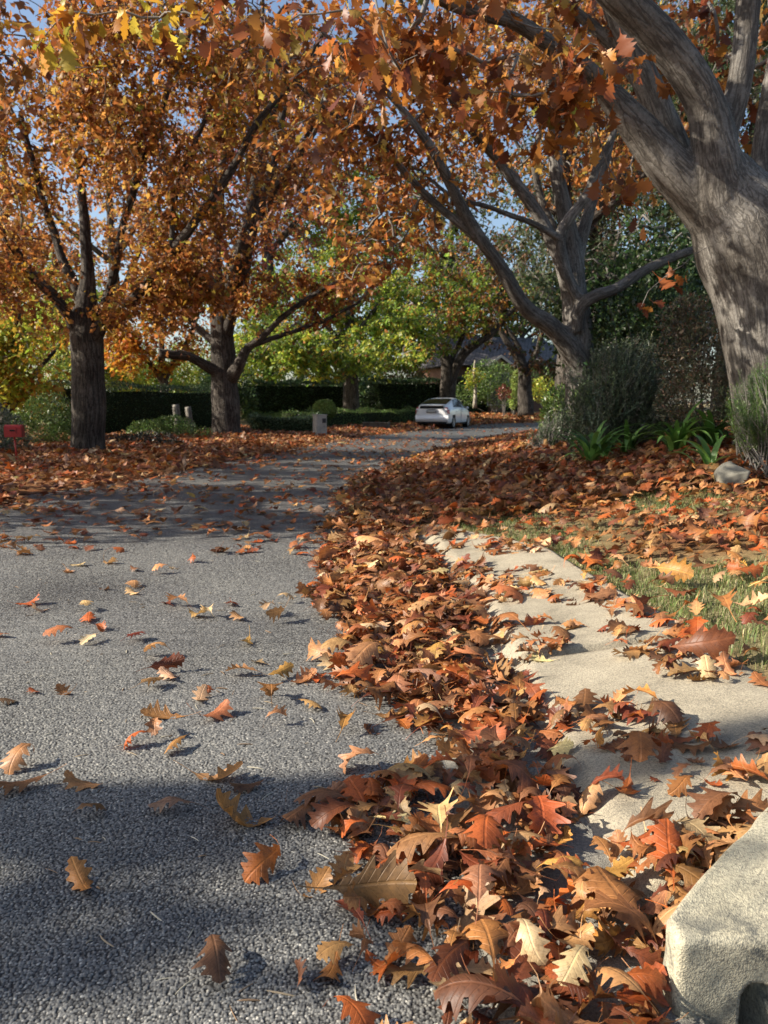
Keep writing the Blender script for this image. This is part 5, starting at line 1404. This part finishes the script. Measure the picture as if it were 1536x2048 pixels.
# ------------------------------------------------------------------ grass on the nature strip
r = np.random.default_rng(61)
N = 150000
gx_ = r.uniform(.6, 5.0, N); gy_ = r.uniform(1.8, 8.2, N)
keep = (gx_ > slab_r(np.clip(gy_, 1.6, 6.2)) + .0) | (gy_ > 6.2); keep &= gx_ - xr(gy_) > .35
dens = sm((2.6 - (gx_ - xr(gy_))) / .9) * sm((7.8 - gy_) / 1.5) * np.clip(.45 + .85 * wob(gx_, gy_, 3, 2.3), 0, 1)
keep &= r.random(N) < dens; keep &= np.abs(gx_) < gy_ * .56 + 1.3
gx_, gy_ = gx_[keep], gy_[keep]; n = len(gx_)
hh = r.uniform(.006, .026, n); an = r.uniform(0, 6.28, n); ln_ = r.uniform(.4, 2.6, n) * hh; wv = r.uniform(.0012, .0024, n)
gz_ = surf(gx_, gy_) - .022
b0 = np.stack([gx_, gy_, gz_], 1); s_ = np.stack([-np.sin(an), np.cos(an), 0 * an], 1); u_ = np.stack([np.cos(an), np.sin(an), 0 * an], 1)
m1 = b0 + u_ * (ln_ * .35)[:, None] + np.array([0, 0, 1]) * (hh * .65 + .02)[:, None]; tp_ = b0 + u_ * ln_[:, None] + np.array([0, 0, 1]) * (hh + .02)[:, None]
V = np.stack([b0 - s_ * wv[:, None], b0 + s_ * wv[:, None], m1 + s_ * (wv * .8)[:, None], m1 - s_ * (wv * .8)[:, None], tp_], 1).reshape(-1, 3)
o_ = np.arange(n)[:, None] * 5
cl = pick([((.17, .22, .07), 5), ((.27, .29, .12), 4), ((.42, .37, .21), 3), ((.11, .16, .045), 2.5)], n, r)
cc = np.ones((n, 5, 4)); cc[..., :3] = cl[:, None]
g_ = link('grass', mesh_np('grass', V, [o_ + np.array([0, 1, 2, 3]), o_ + np.array([3, 2, 4])], M_BLADE, {'col': cc.reshape(-1, 4)}, smooth=False))
tag(g_, 'short dry green grass growing between the leaves behind the concrete', kind='stuff')

# ------------------------------------------------------------------ fallen leaves
r = np.random.default_rng(77)
LN = ['tan', 'rust brown', 'dark brown', 'orange red', 'straw', 'dark red', 'golden']
LC = np.array([c for c, w in LITTER]); LW = np.array([w for c, w in LITTER]); LW = LW / LW.sum()
DR = np.array([[.8, .02], [1.16, -.02], [1.51, -.16], [1.82, -.06], [2.02, .16], [2.33, -.02], [3.1, -.26], [4.32, -.42], [5.46, -.46], [9.18, -.46], [13.8, .2], [40, 8]], float)
def dl_(y): return np.interp(y, DR[:, 0], DR[:, 1])
def unground(px, py, z=0.0):
    a, b_ = (px - 768) / F, (1024 - py) / F
    v = np.array([a, _c + b_ * _s, -_s + b_ * _c]); t_ = (z - CAMZ) / v[2]; return v[0] * t_, v[1] * t_


# leaves lying singly on the asphalt: place, colour, length
ROAD = [(425, 1562, 0, .16), (502, 1582, 2, .10), (55, 1582, 1, .13), (175, 1577, 0, .11), (45, 1535, 0, .13), (355, 1625, 4, .11), (495, 1650, 1, .19), (612, 1635, 2, .14), (545, 1745, 3, .125), (695, 1768, 0, .12),
        (625, 1788, 6, .10), (168, 1785, 1, .12), (430, 1938, 2, .115), (600, 1978, 2, .06), (722, 1540, 0, .12), (812, 1536, 6, .11), (335, 1436, 0, .14), (420, 1442, 1, .13), (312, 1470, 0, .11), (275, 1493, 3, .10), (356, 1500, 1, .10),
        (297, 1381, 0, .11), (400, 1405, 4, .11), (417, 1390, 3, .06), (72, 1390, 3, .06), (132, 1390, 1, .09), (326, 1348, 5, .13), (342, 1362, 4, .11), (317, 1315, 0, .12), (495, 1288, 6, .11), (266, 1285, 5, .10), (128, 1284, 1, .14), (186, 1285, 4, .11),
        (176, 1246, 3, .12), (198, 1260, 3, .09), (50, 1214, 3, .14), (84, 1223, 4, .10), (170, 1221, 4, .12), (335, 1212, 5, .1), (362, 1217, 0, .13), (388, 1233, 0, .11), (418, 1238, 4, .12), (463, 1210, 5, .11), (478, 1242, 0, .11), (562, 1244, 0, .12),
        (540, 1228, 4, .12), (270, 1191, 4, .11), (268, 1175, 0, .12), (206, 1181, 2, .08), (326, 1149, 0, .12), (350, 1140, 4, .08), (382, 1126, 3, .10), (215, 1128, 0, .13), (135, 1145, 0, .11), (152, 1135, 4, .10), (266, 1143, 2, .10), (570, 1208, 4, .11),
        (492, 1354, 0, .12), (552, 1362, 6, .13), (600, 1366, 0, .14), (542, 1404, 1, .13), (616, 1416, 0, .11), (549, 1452, 0, .08), (8, 1277, 2, .09), (4, 1412, 2, .08), (690, 1468, 6, .11), (178, 1634, 1, .08), (745, 1470, 2, .07), (520, 1330, 4, .07)]


def batch(kind, x, y, zoff, L, ci, r, tilt, curl=1.0, upright=None):
    """curled leaves lying at x, y on whatever is there -> centre points, local vertices, colours"""
    n = len(x)
    sgn = np.where(r.random(n) < .62, -1, 1)
    k1 = sgn * r.uniform(.8, 3.4, n) * curl; k2 = np.where(r.random(n) < .6, -1, 1) * r.uniform(.3, 2.0, n) * curl
    loc = leaves_local(kind, n, L, k1, k2, np.abs(r.normal(0, .055, n)), r.normal(0, .55, n), r)
    yaw = r.uniform(0, 6.283, n); pitch = r.normal(0, tilt, n); roll = r.normal(0, tilt, n)
    if upright is not None: roll = np.where(upright, np.sign(r.normal(0, 1, n)) * r.uniform(.8, 1.3, n), roll)
    pts = np.einsum('nij,nvj->nvi', rotmat(yaw, pitch, roll), loc)
    zz = surf(x, y) + zoff
    # rest on the surface: on a slope the lowest corner is measured from the slope itself
    e = .03
    sx = (surf(x + e, y) - surf(x - e, y)) / (2 * e); sy = (surf(x, y + e) - surf(x, y - e)) / (2 * e)
    sx, sy = np.clip(sx, -.6, .6), np.clip(sy, -.6, .6)
    pts[..., 2] += pts[..., 0] * sx[:, None] + pts[..., 1] * sy[:, None]
    low = (pts[..., 2] - pts[..., 0] * sx[:, None] - pts[..., 1] * sy[:, None]).min(1)
    c = np.stack([x, y, zz - low + .003], 1)
    col = LC[ci] * np.exp(r.normal(0, .25, (n, 1))) * np.exp(r.normal(0, .07, (n, 3)))
    return c, pts, np.clip(col, .004, .75)


def colour_index(n, r): return r.choice(len(LC), n, p=LW)


# candidates near the camera, each a leaf in full
rd = np.array([unground(a, b_) for a, b_, c_, d_ in ROAD]); ci0 = np.array([q[2] for q in ROAD]); L0 = np.array([q[3] for q in ROAD]) * 1.08
up0 = np.zeros(len(ROAD), bool); up0[[8, 13, 26, 44, 51]] = True
c0, p0, k0 = batch('hi', rd[:, 0], rd[:, 1], np.zeros(len(rd)), L0, ci0, r, .10, 1.25, up0)
for i, (a, b_, cc_, d_) in enumerate(ROAD): pass

xs_, ys_, zs_ = [], [], []
# the drift in the gutter
N = 17000
x = r.uniform(-.7, .62, N); y = r.uniform(.95, 6.6, N)
lim = np.where(y < 1.5, .45, xr(y) - .05 + .05 * wob(y * 2, y, 2, 3)); lo_ = dl_(y) + .07 * wob(x * 3, y * 3, 1, 2.2)
t_ = (x - lo_) / (lim - lo_)
k = (t_ > 0) & (t_ < 1) & (r.random(N) < .40 + 1.1 * sm(t_ * 1.8)) & (r.random(N) < 1.0 - .25 * np.clip((2.2 - y), 0, 1) * (t_ < .5))
x, y, t_ = x[k], y[k], t_[k]
ncap = int(2500); x, y, t_ = x[:ncap], y[:ncap], t_[:ncap]
xs_.append(x); ys_.append(y); zs_.append(r.random(len(x)) ** 1.2 * .042 * sm(t_ * 1.5) * (1 + .5 * wob(x, y, 5, 4)))
# a tongue of leaves across the dip behind the kerb end, and the leaves strewn over the concrete
for (n_, xa, xb, ya, yb, h_, fn) in ((80, .42, 1.25, 1.25, 1.66, .05, lambda x, y: (r.random(len(x)) < 1.1 - .6 * (x - .45)) & (x < .50 + (y - 1.2) * .95) & (y < 1.60 - .05 * wob(x * 5, y, 1, 2)) & (x < .62 * y)), (330, .42, 1.22, 1.75, 4.9, .008, lambda x, y: (x < slab_r(y)) & (wob(x * 2, y * 2, 7, 2.4) > -.75)),
                                      (60, .3, 1.0, 4.4, 6.2, .012, lambda x, y: (x < slab_r(y)) & (wob(x * 2, y * 2, 7, 2.4) > -.6))):
    x = r.uniform(xa, xb, n_ * 5); y = r.uniform(ya, yb, n_ * 5); k = fn(x, y); x, y = x[k][:n_], y[k][:n_]
    xs_.append(x); ys_.append(y); zs_.append(r.random(len(x)) * h_)
# the grassy strip and the foot of the bank
N = 4200
x = r.uniform(.5, 4.6, N); y = r.uniform(1.9, 8.2, N)
k = ((x > slab_r(np.clip(y, 1.6, 6.2)) + .02) | (y > 6.2)) & (np.abs(x) < .56 * y + .2) & (x > xr(y) + .1)
gr_ = sm((2.6 - (x - xr(y))) / .9) * sm((7.8 - y) / 1.5) * np.clip(.62 + .85 * wob(x, y, 3, 2.3), 0, 1)
k &= r.random(N) < (1 - .58 * gr_) * np.where(y < 3.2, .6, 1)
x, y = x[k], y[k]; xs_.append(x); ys_.append(y); zs_.append(r.random(len(x)) * .035 + .004)
x, y, zo = map(np.concatenate, (xs_, ys_, zs_)); n = len(x)
L = np.interp(y, [1.2, 3.5], [.098, .122]) * np.exp(r.normal(0, .24, n)) * np.where(r.random(n) < .15, .55, 1)
ci = colour_index(n, r)
c1, p1, k1_ = batch('hi', x, y, zo, L, ci, r, .13, 1.25, r.random(n) < .07)
# which of them lie on top and show largest?
dist = np.linalg.norm(c1 - np.array([0, 0, CAMZ]), axis=1); inview = (np.abs(c1[:, 0]) < .5 * c1[:, 1] + .02) & (c1[:, 1] > 1.02)
cover = np.array([np.sum((np.abs(c1[:, 0] - q[0]) < .055) & (c1[:, 1] - q[1] > -.09) & (c1[:, 1] - q[1] < .045) & (c1[:, 2] > q[2] + .006)) for q in c1])
ontop = cover <= 1
score = np.where(inview & ontop, L / dist, 0)
take = np.argsort(-score)[:294 - len(ROAD)]
rest = np.ones(n, bool); rest[take] = False
P_hi, U_hi, Q_hi = TPL['hi']


def single_leaf(c, p, col, label, group):
    v, f, a = pack('hi', p[None], col[None], True)
    o = link('fallen_leaf', mesh_np('fallen_leaf', v, f, M_DRY, a)); o.location = c; tag(o, label, 'leaf', group)


ORD = ['first', 'second', 'third', 'fourth', 'fifth', 'sixth', 'seventh', 'eighth', 'ninth', 'tenth', 'eleventh', 'twelfth', 'thirteenth', 'fourteenth', 'fifteenth', 'sixteenth', 'seventeenth', 'eighteenth', 'nineteenth', 'twentieth']
BANDS = [(0, 1.6, 'beside the kerb end'), (1.6, 2.08, 'in the dark shadow strip'), (2.08, 2.62, 'just past the dark strip'), (2.62, 3.05, 'level with the concrete joint'),
         (3.05, 3.62, 'midway along the sunny asphalt'), (3.62, 4.2, 'beyond the sunny middle'), (4.2, 5.6, 'close to the tree shade')]
for ya, yb, nm in BANDS:
    idx = [i for i in range(len(ROAD)) if ya <= c0[i, 1] < yb]
    idx.sort(key=lambda i: -c0[i, 0])
    for j, i in enumerate(idx):
        pose = 'upright' if up0[i] else 'curled'
        single_leaf(c0[i], p0[i], k0[i], f'{pose} {LN[ci0[i]]} leaf, {ORD[min(j, 19)]} out from the drift {nm}', 'single leaves on the asphalt')


def where(q):
    x_, y_ = q[0], q[1]; d_ = x_ - float(xr(y_))
    if y_ < 1.74 and d_ < .1: return 'in the drift against the weathered kerb end' if x_ > .22 else 'at the thin edge of the drift beside the kerb end'
    if y_ < 2.15: return 'heaped in the dip behind the kerb end' if d_ > -.08 else 'in the shaded part of the gutter drift'
    if d_ < .08: return ('along the road edge of' if x_ < dl_(y_) + .2 else 'in the middle of') + (' the sunny gutter drift' if y_ < 3.4 else ' the farther gutter drift')
    if x_ < slab_r(y_): return 'on the pale concrete ' + ('in front of the joint' if y_ < 2.85 else 'behind the joint')
    return 'on the dry grass beside the concrete'


for i in take: single_leaf(c1[i], p1[i], k1_[i], f'{LN[ci[i]]} lobed oak leaf {where(c1[i])}', 'fallen leaves beside the kerb')
ONE = [pack('hi', p1[rest] + c1[rest][:, None], k1_[rest], True)]


def strew(kind, n_, fn, zmax, size, tilt, curl=1.0, gain=1.0):
    x, y = fn(n_); n2 = len(x)
    L_ = size * np.exp(r.normal(0, .2, n2)); i_ = colour_index(n2, r)
    c_, p_, k_ = batch(kind, x, y, r.random(n2) * zmax, L_, i_, r, tilt, curl)
    ONE.append(pack(kind, p_ + c_[:, None], k_ * gain, True))


def zone(x0, x1, y0_, y1, ok):
    def f_(n_):
        x = r.uniform(x0, x1, n_); y = r.uniform(y0_, y1, n_) if y1 < 12 else y0_ + (y1 - y0_) * r.random(n_) ** 1.0
        k = ok(x, y) & (np.abs(x) < .56 * y + 1.4); return x[k], y[k]
    return f_


# the strip beyond the edge of the picture, near the camera
strew('mid', 2600, lambda n_: (lambda x, y: (lambda k: (x[k], y[k]))((x > np.maximum(slab_r(np.clip(y, 1.6, 6.2)) + .05, .56 * y + .2)) & (x < .56 * y + 1.8) & (r.random(n_) < .45 + .5 * wob(x, y, 3, 2.3))))(r.uniform(.9, 6, n_), r.uniform(1.9, 8.2, n_)), .03, .13, .2)
strew('lo', 5000, zone(2, 9, 6, 16, lambda x, y: (x > .5 * y) & (x > xr(y) + 2)), .04, .14, .3)
# drift and bank farther on
strew('mid', 5200, zone(-.8, 3.2, 6.0, 10.5, lambda x, y: (x > dl_(y) + .10 * wob(x * 3, y * 2, 1, 2)) & ~((x < slab_r(y)) & (y < 6.2) & (x > xr(y)))), .05, .125, .3, gain=.85)
strew('lo', 20000, zone(-.8, 9, 9.5, 27, lambda x, y: (x > dl_(y) - .1 + .15 * wob(x * 2, y * 2, 1, 2)) & (x < xr(y) + 4.5)), .05, .13, .35, gain=.8)
strew('lo', 3000, zone(2.0, 5.6, 6.5, 10, lambda x, y: (x > xr(y) + 1.8)), .04, .14, .3)
# the road in the tree shade
strew('mid', 560, zone(-4.4, .1, 5.1, 9.5, lambda x, y: (x > xl(y)) & (x < dl_(y))), .003, .13, .08)
strew('lo', 1500, zone(-4.4, 3.5, 9, 24, lambda x, y: (x > xl(y)) & (x < xr(y))), .003, .14, .08)
strew('lo', 3600, zone(-2.5, 12, 22, 60, lambda x, y: (x > xl(y)) & (x < xr(y)) & (r.random(len(x)) < .2 + 1.2 * np.exp(-(x - xl(y)) / .8))), .004, .17, .08)
# the verge across the road
strew('lo', 24000, zone(-9, 3, 7.5, 34, lambda x, y: (x < xl(y) + .15 + .25 * wob(x * 2, y * 2, 4, 2)) & (x > xl(y) - 6.5)), .05, .155, .3)
strew('lo', 1200, zone(-5.2, 0, 7.5, 26, lambda x, y: (x > xl(y)) & (x < xl(y) + .9)), .01, .15, .15)
strew('quad', 22000, zone(-4, 22, 33, 60, lambda x, y: (x < xl(y) + .5) & (x > xl(y) - 6.5 - .9 * np.clip(y - 42, 0, 20))), .05, .24, .3)
strew('quad', 3000, zone(5, 20, 26, 46, lambda x, y: (x > xr(y) - .4) & (x < xr(y) + 3)), .05, .22, .3)
v, f, a = join(ONE)
fl = link('fallen_leaves', mesh_np('fallen_leaves', v, f, M_DRY, a)); tag(fl, 'brown and rust oak leaves carpeting the gutter, the bank and both verges', kind='stuff')

# straws and bits of bark on the road
r = np.random.default_rng(88); parts = []
for i in range(170):
    y = r.uniform(1.05, 5.2); x = r.uniform(-.5 * y, .15); L = r.uniform(.012, .055) ; a_ = r.uniform(0, 6.28); bnd = r.normal(0, .15)
    t = np.linspace(-.5, .5, 5); p = np.stack([x + np.cos(a_ + bnd * t) * L * t, y + np.sin(a_ + bnd * t) * L * t, .004 + 0 * t + .002 * np.cos(t * 3)], 1)
    w_ = r.uniform(.0009, .0022); vv, f_, _a = tube(p, [w_ * .5, w_, w_, w_, w_ * .5], 4, cap=False)
    c_ = np.array([(.62, .58, .46), (.45, .36, .24), (.30, .20, .12)][r.integers(3)]); cc = np.ones((len(vv), 4)); cc[:, :3] = c_
    parts.append((vv, f_, {'col': cc}))
v, f, a = join(parts); lt = link('straw_litter', mesh_np('straw_litter', v, f, M_BLADE, a)); tag(lt, 'pale straws and bark bits scattered on the asphalt', kind='stuff')
